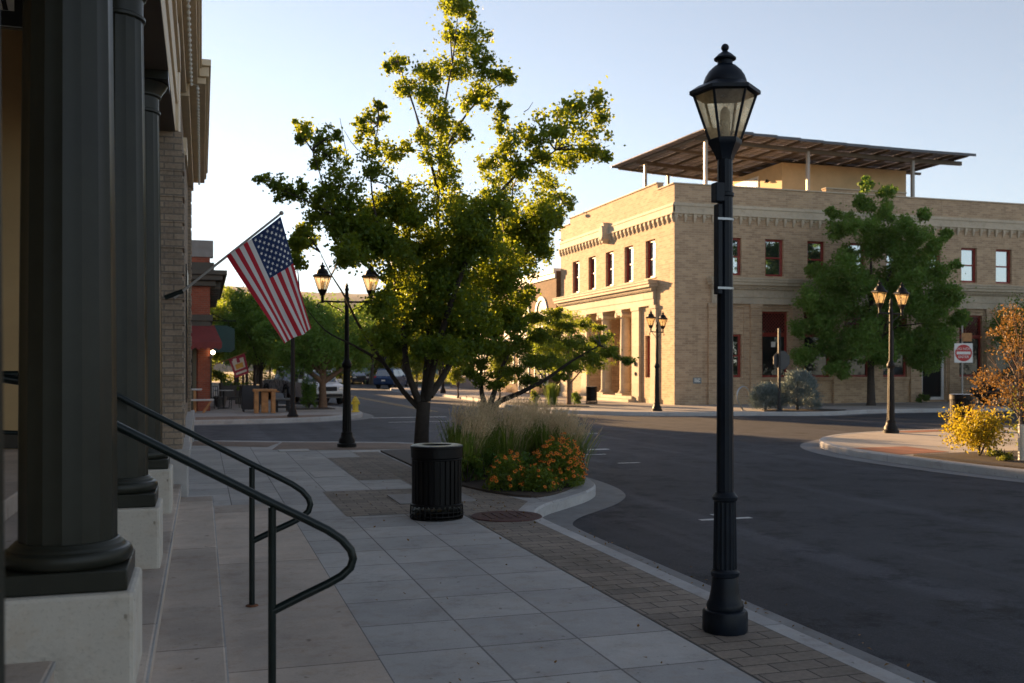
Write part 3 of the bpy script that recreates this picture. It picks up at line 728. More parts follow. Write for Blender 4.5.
# ------------------------------------------------------------------ trash can
def trash_can(name, label, loc, r=.285, h=.80, legs=True, group=None, mat='can_iron'):
    t = thing(name, label, 'trash can', loc, 0, group)
    m = MB(); n = 28
    m.lathe([(r*.90, .15), (r*.90, h-.16)], 48, cap=True); m.build('liner', mat, t, smooth=40, world=False)
    m = MB()
    for k in range(n):
        a = 2*PI*k/n; b = PI/n*.72
        pa = (r*.965*math.cos(a-b), r*.965*math.sin(a-b)); pb = (r*.965*math.cos(a+b), r*.965*math.sin(a+b))
        qa = (r*.935*math.cos(a-b), r*.935*math.sin(a-b)); qb = (r*.935*math.cos(a+b), r*.935*math.sin(a+b))
        m.prism([qa, pa, pb, qb], .13, h-.125)
    m.lathe([(r*.97, h-.16), (r*1.0, h-.156), (r*1.0, h-.144), (r*.97, h-.14)], 48)
    m.build('slats', mat, t, world=False, bevel=.003)
    m = MB()
    for z, rr in ((.145, 1.02), (.03, 1.04), (.075, 1.0)):
        m.lathe([(r*(rr-.03), z), (r*rr, z+.004), (r*rr, z+.016), (r*(rr-.03), z+.02)], 48)
    for k in range(n):
        a = 2*PI*k/n; m.tube([(r*1.02*math.cos(a), r*1.02*math.sin(a), .01), (r*1.0*math.cos(a), r*1.0*math.sin(a), .15)], .006, 5)
    m.lathe([(r*1.02, .0), (r*1.02, .012), (r*.9, .012)], 48); m.build('base_grid', mat, t, world=False)
    m = MB(); m.lathe([(r*.97, h-.14), (r*1.0, h-.13), (r*1.0, h-.035), (r*1.02, h-.03), (r*1.02, h-.012), (r*.97, h), (r*.55, h), (r*.5, h-.02), (r*.48, h-.12)], 48, cap=False)
    m.build('lid', mat, t, smooth=40, world=False)
    m = MB(); m.lathe([(r*.99, h-.003), (r*.93, h+.004), (r*.60, h+.004), (r*.54, h-.006)], 48, cap=False); m.build('lid_rim', 'bright_steel', t, smooth=60, world=False)
    return t
trash_can('trash_can', 'black slatted round trash can on the grey pavement beside the flower bed', (2.47, 10.72, .004))
tc2 = trash_can('trash_can', 'dark trash can behind the yellow-orange shrub on the sunlit corner', (19.3, 21.75, .004), .30, .95)
tc3 = trash_can('trash_can', 'small dark trash can at the stone entrance with round columns', (17.1, 42.6, .004), .26, .80)

# ------------------------------------------------------------------ big maple, clumps laid out from the photo with their own depth
mp = thing('maple_tree', 'tall multi-stemmed maple at the street corner, sunlit golden top, behind the trash can', 'tree', tuple(at(423, 466, 17.0))[:2]+(0,))
def z4(x, y): return 250+x*.366, y*.366
DM = 17.0
limb_px = {
 'a': [(422, 470, 0), (422, 436, 0), (424, 402, 0)],
 'left': [(421, 410, 0), (403, 392, .15), (383, 362, .4), (362, 328, .7), (346, 296, 1.0), (332, 274, 1.1), (320, 252, 1.1)],
 'l5': [(380, 240, -.9), (352, 222, -.6), (318, 206, -.3), (278, 188, -.1)],
 'l2': [(419, 402, 0), (408, 372, -.3), (403, 335, -.6), (396, 290, -.8), (380, 240, -.9), (372, 180, -1.0), (378, 125, -1.0)],
 'mid': [(424, 402, 0), (428, 370, .1), (432, 320, .2), (436, 250, .1), (438, 190, 0), (444, 120, -.1), (452, 60, 0), (458, 12, 0)],
 'm2': [(427, 400, 0), (437, 352, -.4), (452, 300, -.7), (470, 250, -.9), (492, 205, -1.0), (520, 172, -1.0), (555, 150, -1.0), (598, 104, -1.0)],
 'r': [(430, 396, 0), (446, 368, .4), (462, 332, .8), (482, 290, 1.0), (505, 240, 1.1), (512, 190, 1.1), (505, 110, 1.0)],
 'r2': [(462, 332, .8), (490, 300, .9), (520, 262, 1.0), (548, 220, 1.0), (565, 205, 1.0)],
 'l3': [(383, 362, .4), (352, 345, .6), (325, 330, .8), (300, 300, .9)],
 'l4': [(396, 290, -.8), (365, 262, -.9), (335, 215, -1.0), (312, 150, -1.1)],
 'm3': [(438, 190, 0), (420, 130, -.4), (398, 62, -.5)], 'm4': [(440, 160, 0), (470, 110, .4), (508, 78, .5)],
}
mb = MB()
for k, l in limb_px.items():
    n = len(l); r0 = {'a': .12, 'mid': .072, 'left': .046, 'l2': .06, 'm2': .062, 'r': .06}.get(k, .024)
    pts = [at(x, y, DM+dd) for x, y, dd in l]
    for i in range(1, n-1): pts[i] += Vector((random.uniform(-.03, .03), random.uniform(-.03, .03), 0))
    rad = [r0*(1-i/(n-1))**1.25+.006 for i in range(n)]
    if k == 'a': rad = [.16, .125, .115]
    # smooth the limb with a Catmull-Rom pass
    pp = []; rr = []
    for i in range(n-1):
        a, b, c, d = pts[max(0, i-1)], pts[i], pts[i+1], pts[min(n-1, i+2)]
        for q in range(4):
            t = q/4; pp.append(.5*((2*b)+(c-a)*t+(2*a-5*b+4*c-d)*t*t+(3*b-a-3*c+d)*t**3)); rr.append(rad[i]*(1-t)+rad[i+1]*t)
    pp.append(pts[-1]); rr.append(rad[-1]); mb.tube(pp, rr, 9)
clz = [(570,20,45),(545,5,30),(600,30,30),(545,90,50),(600,105,50),(560,180,62),(620,150,30),(640,190,50),(690,205,38),(715,215,20),(600,265,50),(640,260,40),(470,195,55),(400,170,35),(378,185,18),(430,235,42),(490,270,52),(520,330,52),(465,380,34),(560,370,42),(590,365,22),(510,430,52),(540,500,52),(500,560,60),
 (352,285,18),(345,320,34),(330,370,36),(300,340,20),(400,410,38),(430,405,20),(350,450,46),(160,355,38),(135,375,22),(200,385,36),(240,370,16),(230,440,44),(180,450,26),(250,500,48),(60,500,30),(30,490,18),(90,530,26),(120,520,36),(190,550,44),(150,640,34),(130,660,26),(280,590,56),(340,560,52),(400,530,52),(420,590,56),(330,640,52),
 (690,290,24),(690,350,30),(685,320,20),(650,450,34),(720,400,50),(790,370,54),(850,335,50),(900,300,44),(950,265,34),(958,320,32),(935,400,46),(960,420,24),(870,410,56),(800,440,56),(740,470,54),(680,500,54),(830,530,54),(865,560,28),(790,590,56),(720,570,56),(650,560,56),(600,600,62),(560,640,62),(700,640,56),(780,650,46),(830,600,36)]
clumps = [z4(x, y)+(r*.366,) for x, y, r in clz]
clumps += [(320,215,15),(340,228,17),(366,225,20),(386,212,18),(300,188,10),(408,240,20),(330,190,13),(405,205,18),(455,205,20),(475,225,20),(500,210,16),(345,205,14),(520,225,18),(540,200,14),(415,270,24),(450,275,24),(485,275,24),(425,300,24),(390,305,20),(455,330,20),(500,285,20),(515,320,16),(345,255,16),(470,310,20),(440,345,14),(400,335,16),(495,345,14),(305,238,13),(350,250,14),(395,300,16),(402,268,24),(402,318,22),(440,282,24),(440,330,20),(470,292,24),(500,262,24),(522,300,16),(482,330,22),(385,335,18),(520,262,20),(540,248,16),(460,252,24),(425,246,22),(480,246,24),(505,235,20),(420,350,16),(455,352,15),(415,300,22),(455,310,22),(300,246,10),(297,262,9),(362,246,20),(385,250,20),(500,315,18),(425,322,20),(470,345,15),(395,350,12)]
P = []; T = []
for x, y, r in clumps:
    rad = r*DM/CAMF
    # depth follows the nearest limb, then scatters
    best = min((math.hypot(x-lx, y-ly), dd) for l in limb_px.values() for lx, ly, dd in l)[1]
    dens = 1.0
    for _ in range(1 if y < 215 else 2):
        c = at(x, y, DM+best*.9+random.uniform(-.75, .75)*(1 if y < 250 else 1.5))
        nn = int(640*(rad/.34)**1.7)+60
        p = clump_pts(c, rad*1.1, nn, (1, 1, .9), .16); P.append(p); T += [random.uniform(.2, .8)]*len(p)
    if random.random() < .8:
        lx, ly, dd = min(((lx, ly, dd) for l in limb_px.values() for lx, ly, dd in l), key=lambda q: math.hypot(x-q[0], y+12-q[1]))
        s0 = at(lx, ly, DM+dd); e = c; mb.tube([s0, s0.lerp(e, .5)+Vector((0, 0, .05)), e], [.016, .011, .004], 5)
for x, y, x2, y2 in ((348,160,340,118),(358,150,344,130),(524,112,533,102),(538,262,505,268)):
    mb.tube([at(x, y, DM), at((x+x2)/2, (y+y2)/2+2, DM), at(x2, y2, DM)], [.008, .006, .004], 5)
mb.build('trunk', 'bark', mp, smooth=70)
leaves('crown', 'leaf_maple', mp, np.concatenate(P), .068, up=.35, tint=np.array(T), aspect=.75)

# low leaning tree in the bed
lt = thing('small_tree', 'low leaning small-leaved tree with spreading flat crown in the planting bed behind the tall grass', 'tree', (5.2, 18.3, .03))
DL = 19.0; mb = MB()
lim = [[(486, 454, 0), (487, 425, 0), (488, 411, 0)], [(488, 413, 0), (500, 401, -.3), (520, 393, -.6), (545, 380, -.8), (570, 362, -1.0), (600, 345, -1.2)], [(488, 412, 0), (495, 390, .4), (503, 365, .7), (515, 340, .8), (540, 318, .6)], [(487, 412, 0), (482, 395, .2), (480, 375, .3), (490, 350, .2)]]
for l in lim:
    n = len(l); mb.tube([at(x, y, DL+dd) for x, y, dd in l], [.075 if l is lim[0] else .06*(1-.85*i/(n-1))+.006 for i in range(n)], 8)
P = []; T = []
for x, y, r in [(480,378,14),(495,385,12),(510,372,16),(530,380,13),(500,350,18),(520,345,20),(540,335,20),(560,330,18),(575,345,18),(545,360,20),(570,365,16),(590,358,16),(600,340,14),(612,352,10),(555,315,13),(535,318,14),(515,325,16),(495,330,16),(480,345,16),(480,362,14),(470,372,10),(585,325,10),(598,328,8),(625,360,9),(560,378,8),(500,312,14),(480,320,14),(465,330,12),(532,362,15),(470,350,12)]:
    for _ in range(2):
        c = at(x, y, DL+random.uniform(-1, 1)); rad = r*DL/CAMF
        p = clump_pts(c, rad, int(480*(rad/.3)**1.5)+60, (1, 1, .55)); P.append(p); T += [random.uniform(.2, .8)]*len(p)
    if random.random() < .7:
        s0 = at(*[(q[0], q[1], DL+q[2]) for q in [min((q for l in lim for q in l), key=lambda q: math.hypot(q[0]-x, q[1]-y))]][0]); mb.tube([s0, c], [.014, .004], 5)
mb.build('trunk', 'bark', lt, smooth=70); leaves('crown', 'leaf_mid', lt, np.concatenate(P), .055, up=.7, tint=np.array(T))

# ------------------------------------------------------------------ planting bed: tall grasses and orange flowers
def grass_clump(name, label, loc, h, n, spread, mat, plume=True, group=None, lean=(.12, 0), seed=0, w=.007):
    rs = np.random.RandomState(seed); t = thing(name, label, 'grass', loc, 0, group)
    m = MB(); hm = MB(); bx, by, bz = loc
    ln = np.array([lean[0], lean[1]])
    for i in range(n):
        a = rs.uniform(0, 2*PI); r = abs(rs.normal(0, .10)); hh = h*rs.uniform(.5, .88) if plume else h*rs.uniform(.5, 1)
        out = rs.uniform(.15, 1)*spread
        p0 = np.array([bx+r*math.cos(a), by+r*math.sin(a), bz]); d = np.array([math.cos(a)*out, math.sin(a)*out, 0])+np.array([ln[0], ln[1], 0])*rs.uniform(.3, 1)
        pts = [p0, p0+d*.25+[0, 0, hh*.5], p0+d*.65+[0, 0, hh*.85], p0+d*1.1+[0, 0, hh*rs.uniform(.7, .98)]]
        sd = np.array([-math.sin(a+.6), math.cos(a+.6), 0])*w*rs.uniform(.7, 1.4)
        vs = []
        for k, p in enumerate(pts): ww = (1, .9, .6, .1)[k]; vs += [p-sd*ww, p+sd*ww]
        m.add(vs, [(2*k, 2*k+1, 2*k+3, 2*k+2) for k in range(3)])
    if plume:
        for i in range(int(n*.42)):
            a = rs.uniform(0, 2*PI); r = abs(rs.normal(0, .09)); hh = h*rs.uniform(.78, 1.02); out = rs.uniform(.0, .5)*spread
            p0 = np.array([bx+r*math.cos(a), by+r*math.sin(a), bz]); d = np.array([math.cos(a)*out, math.sin(a)*out, 0])+np.array([ln[0], ln[1], 0])
            tip = p0+d+np.array([0, 0, hh]); midp = p0+d*.35+np.array([0, 0, hh*.62])
            sd = np.array([math.cos(a), math.sin(a), 0])*.0025
            hm.add([p0-sd, p0+sd, midp+sd, midp-sd, tip], [(0, 1, 2, 3), (3, 2, 4)])
            up = tip-midp
            for q in range(16):
                s = midp+up*rs.uniform(.35, 1)+rs.normal(0, .006, 3); dd = up/np.linalg.norm(up)*rs.uniform(.025, .05)+rs.normal(0, .008, 3); ww = rs.normal(0, 1, 3); ww = ww/np.linalg.norm(ww)*.0045
                hm.add([s-ww, s+ww, s+dd], [(0, 1, 2)])
    def fin(mb_, nm, mt):
        o = mb_.build(nm, mt, t); at_ = o.data.attributes.new('tint', 'FLOAT', 'FACE'); at_.data.foreach_set('value', rs.uniform(0, 1, len(o.data.polygons))); return o
    fin(m, 'blades', mat)
    if plume: fin(hm, 'plumes', 'plume')
    return t
gp = [(3.72, 14.0, .95), (4.05, 14.6, 1.05), (4.4, 14.3, 1.02), (4.75, 14.7, 1.08), (5.05, 14.3, 1.02), (4.25, 15.4, 1.15), (4.75, 15.6, 1.15), (5.2, 15.3, 1.1), (3.8, 15.1, 1.08), (5.25, 16.2, 1.15), (4.5, 16.4, 1.15), (5.3, 14.7, 1.0), (5.2, 13.9, .9)]
for i, (x, y, h) in enumerate(gp):
    grass_clump('feather_grass', 'tall feather grass with tan plumes in the corner planting bed', (x, y, .03), h, 260, .40, 'grass_blade', True, 'feather grasses in the planting bed', (.14, -.03), i)
def flower_bush(label, loc, rx, h, nfl, seed, nleaf=1800, leafm='leaf_mid'):
    rs = np.random.RandomState(seed); t = thing('flower_bush', label, 'flowers', loc)
    p = rs.normal(size=(nleaf, 3)); p /= np.linalg.norm(p, axis=1)[:, None]; p *= (rs.uniform(.2, 1, nleaf)**.45)[:, None]; p[:, 2] = np.abs(p[:, 2])
    wob = 1+.18*np.sin(p[:, 0]*7+seed)*np.cos(p[:, 1]*6)
    pts = np.array(loc)+p*np.array([rx, rx, h*.92])*wob[:, None]
    leaves('foliage', leafm, t, pts, .062, up=.2, aspect=.4)
    fm = MB(); em = MB()
    for i in range(nfl):
        v = rs.normal(size=3); v /= np.linalg.norm(v); v[2] = abs(v[2])*.9+.15
        if v[1] > .3 and rs.rand() < .6: v[1] *= -1
        c = Vector(loc)+Vector((v[0]*rx, v[1]*rx, v[2]*h))*float(rs.uniform(.9, 1.08))
        nn = Vector((v[0]*.6+rs.normal()*.25, v[1]*.6-.25+rs.normal()*.25, .8)).normalized(); u = nn.cross(Vector((1, .2, 0))).normalized(); w = nn.cross(u)
        R = .027*float(rs.uniform(.75, 1.25))
        if nfl < 60: fm = MB(); em = MB()
        for k in range(8):
            a = 2*PI*k/8; b0 = a-.3; b1 = a+.3
            q = lambda an, r_, dz: c+(u*math.cos(an)+w*math.sin(an))*r_+nn*dz
            fm.add([c, q(b0, R*.8, -.002), q(a, R, -.008), q(b1, R*.8, -.002)], [(0, 1, 2, 3)])
        em.ball(c+nn*.003, R*.30, 6, 4)
        if nfl < 60: fo = fm.build('flower', 'petal_orange', t); em.build('flower_eye', 'flower_eye', fo)
    if nfl >= 60:
        k0 = len(fm.f); fm.join(em); po = fm.build('petals', ['petal_orange', 'flower_eye'], t)
        for p_ in po.data.polygons: p_.material_index = 0 if p_.index < k0 else 1
    return t
flower_bush('large bush of orange daisy-like flowers at the rounded kerb of the bed', (4.72, 13.0, .03), .39, .66, 170, 3, 2600)
flower_bush('smaller green bush with a few orange flowers, left of the large orange bush', (3.90, 12.75, .03), .30, .50, 50, 4, 1500)
flower_bush('leafy bush with very few orange flowers low at the front edge of the bed', (4.27, 12.52, .03), .27, .36, 10, 5, 1200)
def shrub(name, label, loc, rx, h, mat, n, leaf, seed=0, group=None, stems=True, asp=.5):
    rs = np.random.RandomState(seed); t = thing(name, label, 'shrub', loc, 0, group)
    P = []; T = []
    for i in range(max(5, n//160)):
        a = rs.uniform(0, 2*PI); r = rs.uniform(.1, .75)*rx; z = rs.uniform(.25, .85)*h*(1-.35*r/rx)
        p = clump_pts((loc[0]+r*math.cos(a), loc[1]+r*math.sin(a), loc[2]+z), rx*.38, 160, (1, 1, .9*h/rx/1.2)); p[:, 2] = np.maximum(p[:, 2], loc[2]+.02); P.append(p); T += [rs.uniform(.1, .9)]*160
    leaves('foliage', mat, t, np.concatenate(P), leaf, up=.3, tint=np.array(T), aspect=asp)
    m = MB()
    for i in range(6):
        a = rs.uniform(0, 2*PI); m.tube([(loc[0], loc[1], loc[2]-.05), (loc[0]+rx*.3*math.cos(a), loc[1]+rx*.3*math.sin(a), loc[2]+h*.4), (loc[0]+rx*.6*math.cos(a), loc[1]+rx*.6*math.sin(a), loc[2]+h*.75)], [.012, .009, .004], 5)
    m.build('stems', 'bark', t)
    return t
shrub('shrub', 'green leafy shrub behind the trash can at the left of the bed', (3.62, 13.75, .03), .30, .42, 'leaf_mid', 1000, .06, 6)
shrub('shrub', 'dark green shrub below the tall grass, right of the trash can', (3.95, 14.0, .03), .34, .55, 'leaf_dark', 1200, .06, 7)
shrub('shrub', 'dark green leafy shrub between the two orange bushes', (4.35, 13.3, .03), .36, .55, 'leaf_dark', 1200, .06, 8)

# ------------------------------------------------------------------ tan brick corner building
BB = thing('corner_building', 'tan brick two-storey corner building with red window frames, columns and roof canopy', 'building', (20.1, 40.2, 0))
def PS(u, o, z): return (u, 40.2-o, z)
def PW(u, o, z): return (20.1-o, u, z)
def fbox(m, Pf, u0, u1, o0, o1, z0, z1):
    a = Pf(u0, o0, z0); b = Pf(u1, o1, z1); m.box(a[0], b[0], a[1], b[1], a[2], b[2])
def facade(m, Pf, u0, u1, z0, z1, holes, depth=.22, off=0.0):
    us = sorted({u0, u1}|{h[0] for h in holes}|{h[1] for h in holes}); zs = sorted({z0, z1}|{h[2] for h in holes}|{h[3] for h in holes})
    us = [u for u in us if u0 <= u <= u1]; zs = [z for z in zs if z0 <= z <= z1]
    for a, b in zip(us, us[1:]):
        for c, d in zip(zs, zs[1:]):
            cu, cz = (a+b)/2, (c+d)/2
            if any(h[0] < cu < h[1] and h[2] < cz < h[3] for h in holes): continue
            m.quad(Pf(a, off, c), Pf(b, off, c), Pf(b, off, d), Pf(a, off, d))
    for a, b, c, d in holes:
        e = off-depth
        m.quad(Pf(a, off, c), Pf(a, e, c), Pf(a, e, d), Pf(a, off, d)); m.quad(Pf(b, off, c), Pf(b, off, d), Pf(b, e, d), Pf(b, e, c))
        m.quad(Pf(a, off, c), Pf(b, off, c), Pf(b, e, c), Pf(a, e, c)); m.quad(Pf(a, off, d), Pf(a, e, d), Pf(b, e, d), Pf(b, off, d))
def window(parent, Pf, u0, u1, z0, z1, rail=True, frame='red_frame', pane='window_glass', fw=.10, o=-.12, mull=0):
    m = MB(); d0, d1 = o-.09, o+.0
    fbox(m, Pf, u0, u0+fw, d0, d1, z0, z1); fbox(m, Pf, u1-fw, u1, d0, d1, z0, z1); fbox(m, Pf, u0+fw, u1-fw, d0, d1, z0, z0+fw); fbox(m, Pf, u0+fw, u1-fw, d0, d1, z1-fw, z1)
    if rail: zm = (z0+z1)/2; fbox(m, Pf, u0+fw, u1-fw, d0+.01, d1-.015, zm-.035, zm+.035)
    for k in range(mull): um = u0+(u1-u0)*(k+1)/(mull+1); fbox(m, Pf, um-.03, um+.03, d0+.01, d1-.01, z0+fw, z1-fw)
    f = m.build('window', frame, parent, bevel=.008)
    g = MB(); e = o-.06; g.quad(Pf(u0+fw*.8, e, z0+fw*.8), Pf(u1-fw*.8, e, z0+fw*.8), Pf(u1-fw*.8, e, z1-fw*.8), Pf(u0+fw*.8, e, z1-fw*.8))
    g.build('pane', pane, f)
    return f
XE = 47.0; YE = 54.9
SU = [(22.50, 23.47), (24.70, 25.67), (26.94, 27.88), (29.16, 30.1), (31.32, 32.28), (33.48, 34.44), (35.68, 36.62), (37.78, 38.76), (39.95, 40.9), (42.1, 43.05), (44.3, 45.25)]
SL = [(22.55, 23.48, 1.22, 3.19), (24.53, 25.91, 1.22, 4.25), (26.77, 28.19, 1.22, 4.25), (28.95, 30.35, 1.22, 4.25), (31.1, 32.5, 1.22, 4.25), (33.35, 34.75, .1, 3.4), (35.55, 36.95, 1.22, 4.25), (37.75, 39.15, 1.22, 4.25), (39.95, 41.35, 1.22, 4.25), (42.1, 43.5, 1.22, 4.25)]
WU = [(42.17, 43.22), (44.65, 45.70), (47.08, 48.12), (49.49, 50.54), (51.92, 52.97)]
W = MB()
facade(W, PS, 20.1, XE, -.1, 9.86, [(a, b, 5.87, 7.58) for a, b in SU]+SL)
facade(W, PW, 40.2, YE, -.1, 9.86, [(a, b, 5.87, 7.66) for a, b in WU]+[(42.53, 43.26, 1.2, 3.18), (44.57, 50.45, .28, 4.55)])
fbox(W, PW, 41.93, 53.4, -.3, 0, 9.86, 10.18); fbox(W, PS, 27.94, 32.4, -.3, 0, 9.86, 10.06); fbox(W, PS, 40.2, XE, -.3, 0, 9.86, 10.12)
W.quad((XE, 40.2, -.1), (XE, 54.9, -.1), (XE, 54.9, 9.86), (XE, 40.2, 9.86)); W.quad((20.1, YE, -.1), (XE, YE, -.1), (XE, YE, 9.86), (20.1, YE, 9.86))
W.box(20.4, 20.41, 40.5, YE-.3, 9.2, 9.86); W.box(20.4, XE-.3, 40.5, 40.51, 9.2, 9.86)
W.build('wall', 'tan_brick', BB)
m = MB(); m.box(20.3, XE-.2, 40.4, YE-.2, 9.1, 9.2); m.build('roof', 'roofing', BB)
m = MB()
fbox(m, PS, 20.02, XE, -.32, .06, 9.861, 9.92); fbox(m, PW, 40.2, 41.93, -.32, .06, 9.861, 9.92)
fbox(m, PW, 41.9, 53.43, -.32, .06, 10.181, 10.24); fbox(m, PW, 53.43, YE, -.32, .06, 9.861, 9.92); fbox(m, PS, 27.9, 32.44, -.33, .065, 10.061, 10.11); m.build('coping', 'trim_stone', BB, bevel=.01)
m = MB()
for Pf, a, b in ((PS, 20.02, XE), (PW, 40.12, YE)):
    fbox(m, Pf, a, b, 0, .08, 8.60, 8.88); fbox(m, Pf, a, b, 0, .15, 8.53, 8.60); fbox(m, Pf, a, b, 0, .11, 8.88, 8.96); fbox(m, Pf, a, b, 0, .06, 8.96, 9.04)
m.build('cornice_band', 'trim_stone', BB, bevel=.01)
# arcaded corbel table below the band
cm = MB()
for Pf, a, b in ((PS, 20.15, XE), (PW, 40.3, YE)):
    n = int((b-a)/.46); stp = (b-a)/n
    for i in range(n+1):
        u = a+i*stp; fbox(cm, Pf, u-.07, u+.07, 0, .12, 8.34, 8.53); fbox(cm, Pf, u-.05, u+.05, 0, .085, 8.24, 8.34); fbox(cm, Pf, u-.03, u+.03, 0, .05, 8.17, 8.24)
        if i < n:
            K = 8; prev = None
            for k in range(K+1):
                t = k/K; uu = u+.07+(stp-.14)*t; zz = 8.52-.10*math.sin(PI*t)
                if prev: cm.add([Pf(prev[0], 0, prev[1]), Pf(uu, 0, zz), Pf(uu, .06, zz), Pf(prev[0], .06, prev[1]), Pf(prev[0], 0, 8.53), Pf(uu, 0, 8.53), Pf(uu, .06, 8.53), Pf(prev[0], .06, 8.53)], [(0, 1, 2, 3), (3, 2, 6, 7)])
                prev = (uu, zz)
cm.build('corbel_frieze', 'trim_stone', BB)
for a, b in SU: 
    window(BB, PS, a, b, 5.87, 7.58, pane='sky_glass')
for a, b in WU: window(BB, PW, a, b, 5.87, 7.66, pane='window_glass')
m = MB()
for a, b in WU: fbox(m, PW, a-.05, b+.05, 0, .05, 5.825, 5.868)
m.build('sill', 'trim_stone', BB)
# storey ledge and entablatures
def entab(name, Pf, a, b, step=.0):
    m = MB()
    fbox(m, Pf, a, b, 0, .14, 4.56, 4.86); fbox(m, Pf, a, b, 0, .17, 4.86, 5.22); fbox(m, Pf, a-.03, b+.03, 0, .22, 5.22, 5.30)
    fbox(m, Pf, a-.08, b+.08, 0, .30, 5.30, 5.40); fbox(m, Pf, a-.16, b+.16, 0, .44, 5.40, 5.54); fbox(m, Pf, a-.20, b+.20, 0, .50, 5.54, 5.66); fbox(m, Pf, a-.22, b+.22, 0, .53, 5.66, 5.72)
    n = int((b-a)/.16)
    for i in range(n): fbox(m, Pf, a+i*.16, a+i*.16+.08, .22, .28, 5.225, 5.298)
    m.build(name, 'limestone', BB, bevel=.01)
entab('entablature', PW, 42.05, 54.7); entab('entablature', PS, 21.9, XE-.3)
# pilasters
for a, b in ((41.85, 42.45), (43.70, 44.55), (50.48, 51.3), (53.3, 54.6)):
    m = MB(); fbox(m, PW, a, b, 0, .13, .28, 4.40); fbox(m, PW, a-.05, b+.05, 0, .17, 4.40, 4.56); fbox(m, PW, a-.04, b+.04, 0, .18, -.05, .28); m.build('pilaster', 'limestone', BB, bevel=.012)
for a in (21.75, 23.89, 26.06, 28.30, 30.45, 32.62, 34.88, 37.1, 39.3, 41.5, 43.7):
    m = MB(); fbox(m, PS, a, a+.58, 0, .12, .9, 4.38); fbox(m, PS, a-.04, a+.62, 0, .16, 4.38, 4.56); fbox(m, PS, a-.03, a+.61, 0, .16, -.05, .9); m.build('pilaster', 'tan_brick', BB, bevel=.012)
m = MB()
for a, b, z0, z1 in SL:
    if z0 > 1 and a > 24: fbox(m, PS, a-.1, b+.1, 0, .10, z0-.12, z0-.002)
    for q in (a-.16, b+.08):
        fbox(m, PS, q, q+.07, 0, .05, z0, 4.40)
    fbox(m, PS, a-.16, b+.15, 0, .05, 4.401, 4.47)
m.build('window_surround', 'tan_brick', BB, bevel=.008)
for a, b, z0, z1 in SL:
    if b-a < 1: window(BB, PS, a, b, z0, z1); continue
    if z0 < 1:
        f = window(BB, PS, a, b, z0, z1, False, 'white_paint', 'door_glass', .14, mull=0); f.name = 'door'; 
        continue
    f = window(BB, PS, a, b, z0, 3.2, False, pane='door_glass')
    gm = MB(); fbox(gm, PS, a, b, -.2, -.12, 3.2, 3.28); fbox(gm, PS, a, b, -.2, -.12, 4.17, 4.25); fbox(gm, PS, a, a+.08, -.2, -.12, 3.28, 4.17); fbox(gm, PS, b-.08, b, -.2, -.12, 3.28, 4.17)
    for s in (1, -1):
        for k in range(-7, 12):
            u0 = a+.08+k*.16*1.0; pts = []
            for q in range(2):
                pass
            # slanted lattice bar, clipped to the opening
            ua, ub = (u0, u0+.89) if s == 1 else (u0+.89, u0)
            t0, t1 = 0.0, 1.0; du = ub-ua
            lo, hi = a+.08, b-.08
            ta, tb = (lo-ua)/du, (hi-ua)/du
            if ta > tb: ta, tb = tb, ta
            t0, t1 = max(t0, ta), min(t1, tb)
            if t1-t0 < .03: continue
            gm.tube([PS(ua+du*t0, -.16-.012*s, 3.28+.89*t0), PS(ua+du*t1, -.16-.012*s, 3.28+.89*t1)], .014, 4)
    gm.build('lattice_grille', 'red_frame', BB)
    g2 = MB(); g2.quad(PS(a, -.205, 3.2), PS(b, -.205, 3.2), PS(b, -.205, 4.25), PS(a, -.205, 4.25)); g2.build('transom_pane', 'door_glass', BB)
m = MB(); fbox(m, PS, 25.12, 25.34, -.175, -.17, 2.62, 2.86); m.build('door_notice', 'sign_white', BB)
window(BB, PW, 42.53, 43.26, 1.2, 3.18)
# portico
m = MB(); m.box(20.1-.55, 21.9, 44.0, 51.4, -.1, .14); m.box(20.1-.3, 21.9, 44.2, 51.1, .14, .28); m.build('portico_step', 'limestone', BB, bevel=.01)
m = MB(); m.box(21.9, 22.1, 44.3, 50.8, .2, 4.7); m.box(20.32, 21.9, 44.35, 44.57, .2, 4.6); m.box(20.32, 21.9, 50.45, 50.7, .2, 4.6); m.box(20.33, 21.9, 44.3, 50.7, 4.56, 4.7); m.build('portico_wall', 'tan_brick', BB)
for y in (46.1, 48.55):
    m = MB(); m.lathe([(.29, .62-.1), (.285, .9), (.28, 1.8), (.255, 3.2), (.235, 4.10), (.25, 4.13), (.25, 4.17)], 28, (20.33, y, 0)); c_ = m.build('column', 'limestone', BB, smooth=40)
    m = MB(); m.box(19.95, 20.7, y-.40, y+.40, .281, .38); m.lathe([(.36, .38), (.39, .41), (.36, .45), (.32, .47), (.34, .49), (.29, .54)], 28, (20.33, y, 0)); m.build('base', 'limestone', c_, smooth=40)
    m = MB(); m.lathe([(.25, 4.17), (.32, 4.27), (.34, 4.30)], 28, (20.33, y, 0)); m.box(19.94, 20.72, y-.38, y+.38, 4.42, 4.555)
    for dy in (-.34, .34):
        m.tube([(19.94, y+dy, 4.30), (20.72, y+dy, 4.30)], .125, 14)
    m.box(19.96, 20.7, y-.34, y+.34, 4.28, 4.42)
    m.build('capital', 'limestone', c_, smooth=40)
def PI_(u, o, z): return (21.9-o, u, z)
for a, b, z0, z1 in ((44.9, 45.6, 1.2, 4.0), (46.7, 48.0, .3, 4.0), (49.2, 50.0, 1.2, 4.0)):
    window(BB, PI_, a, b, z0, z1, True, 'dark_trim' if b-a > 1 else 'red_frame', 'door_glass', o=.09)
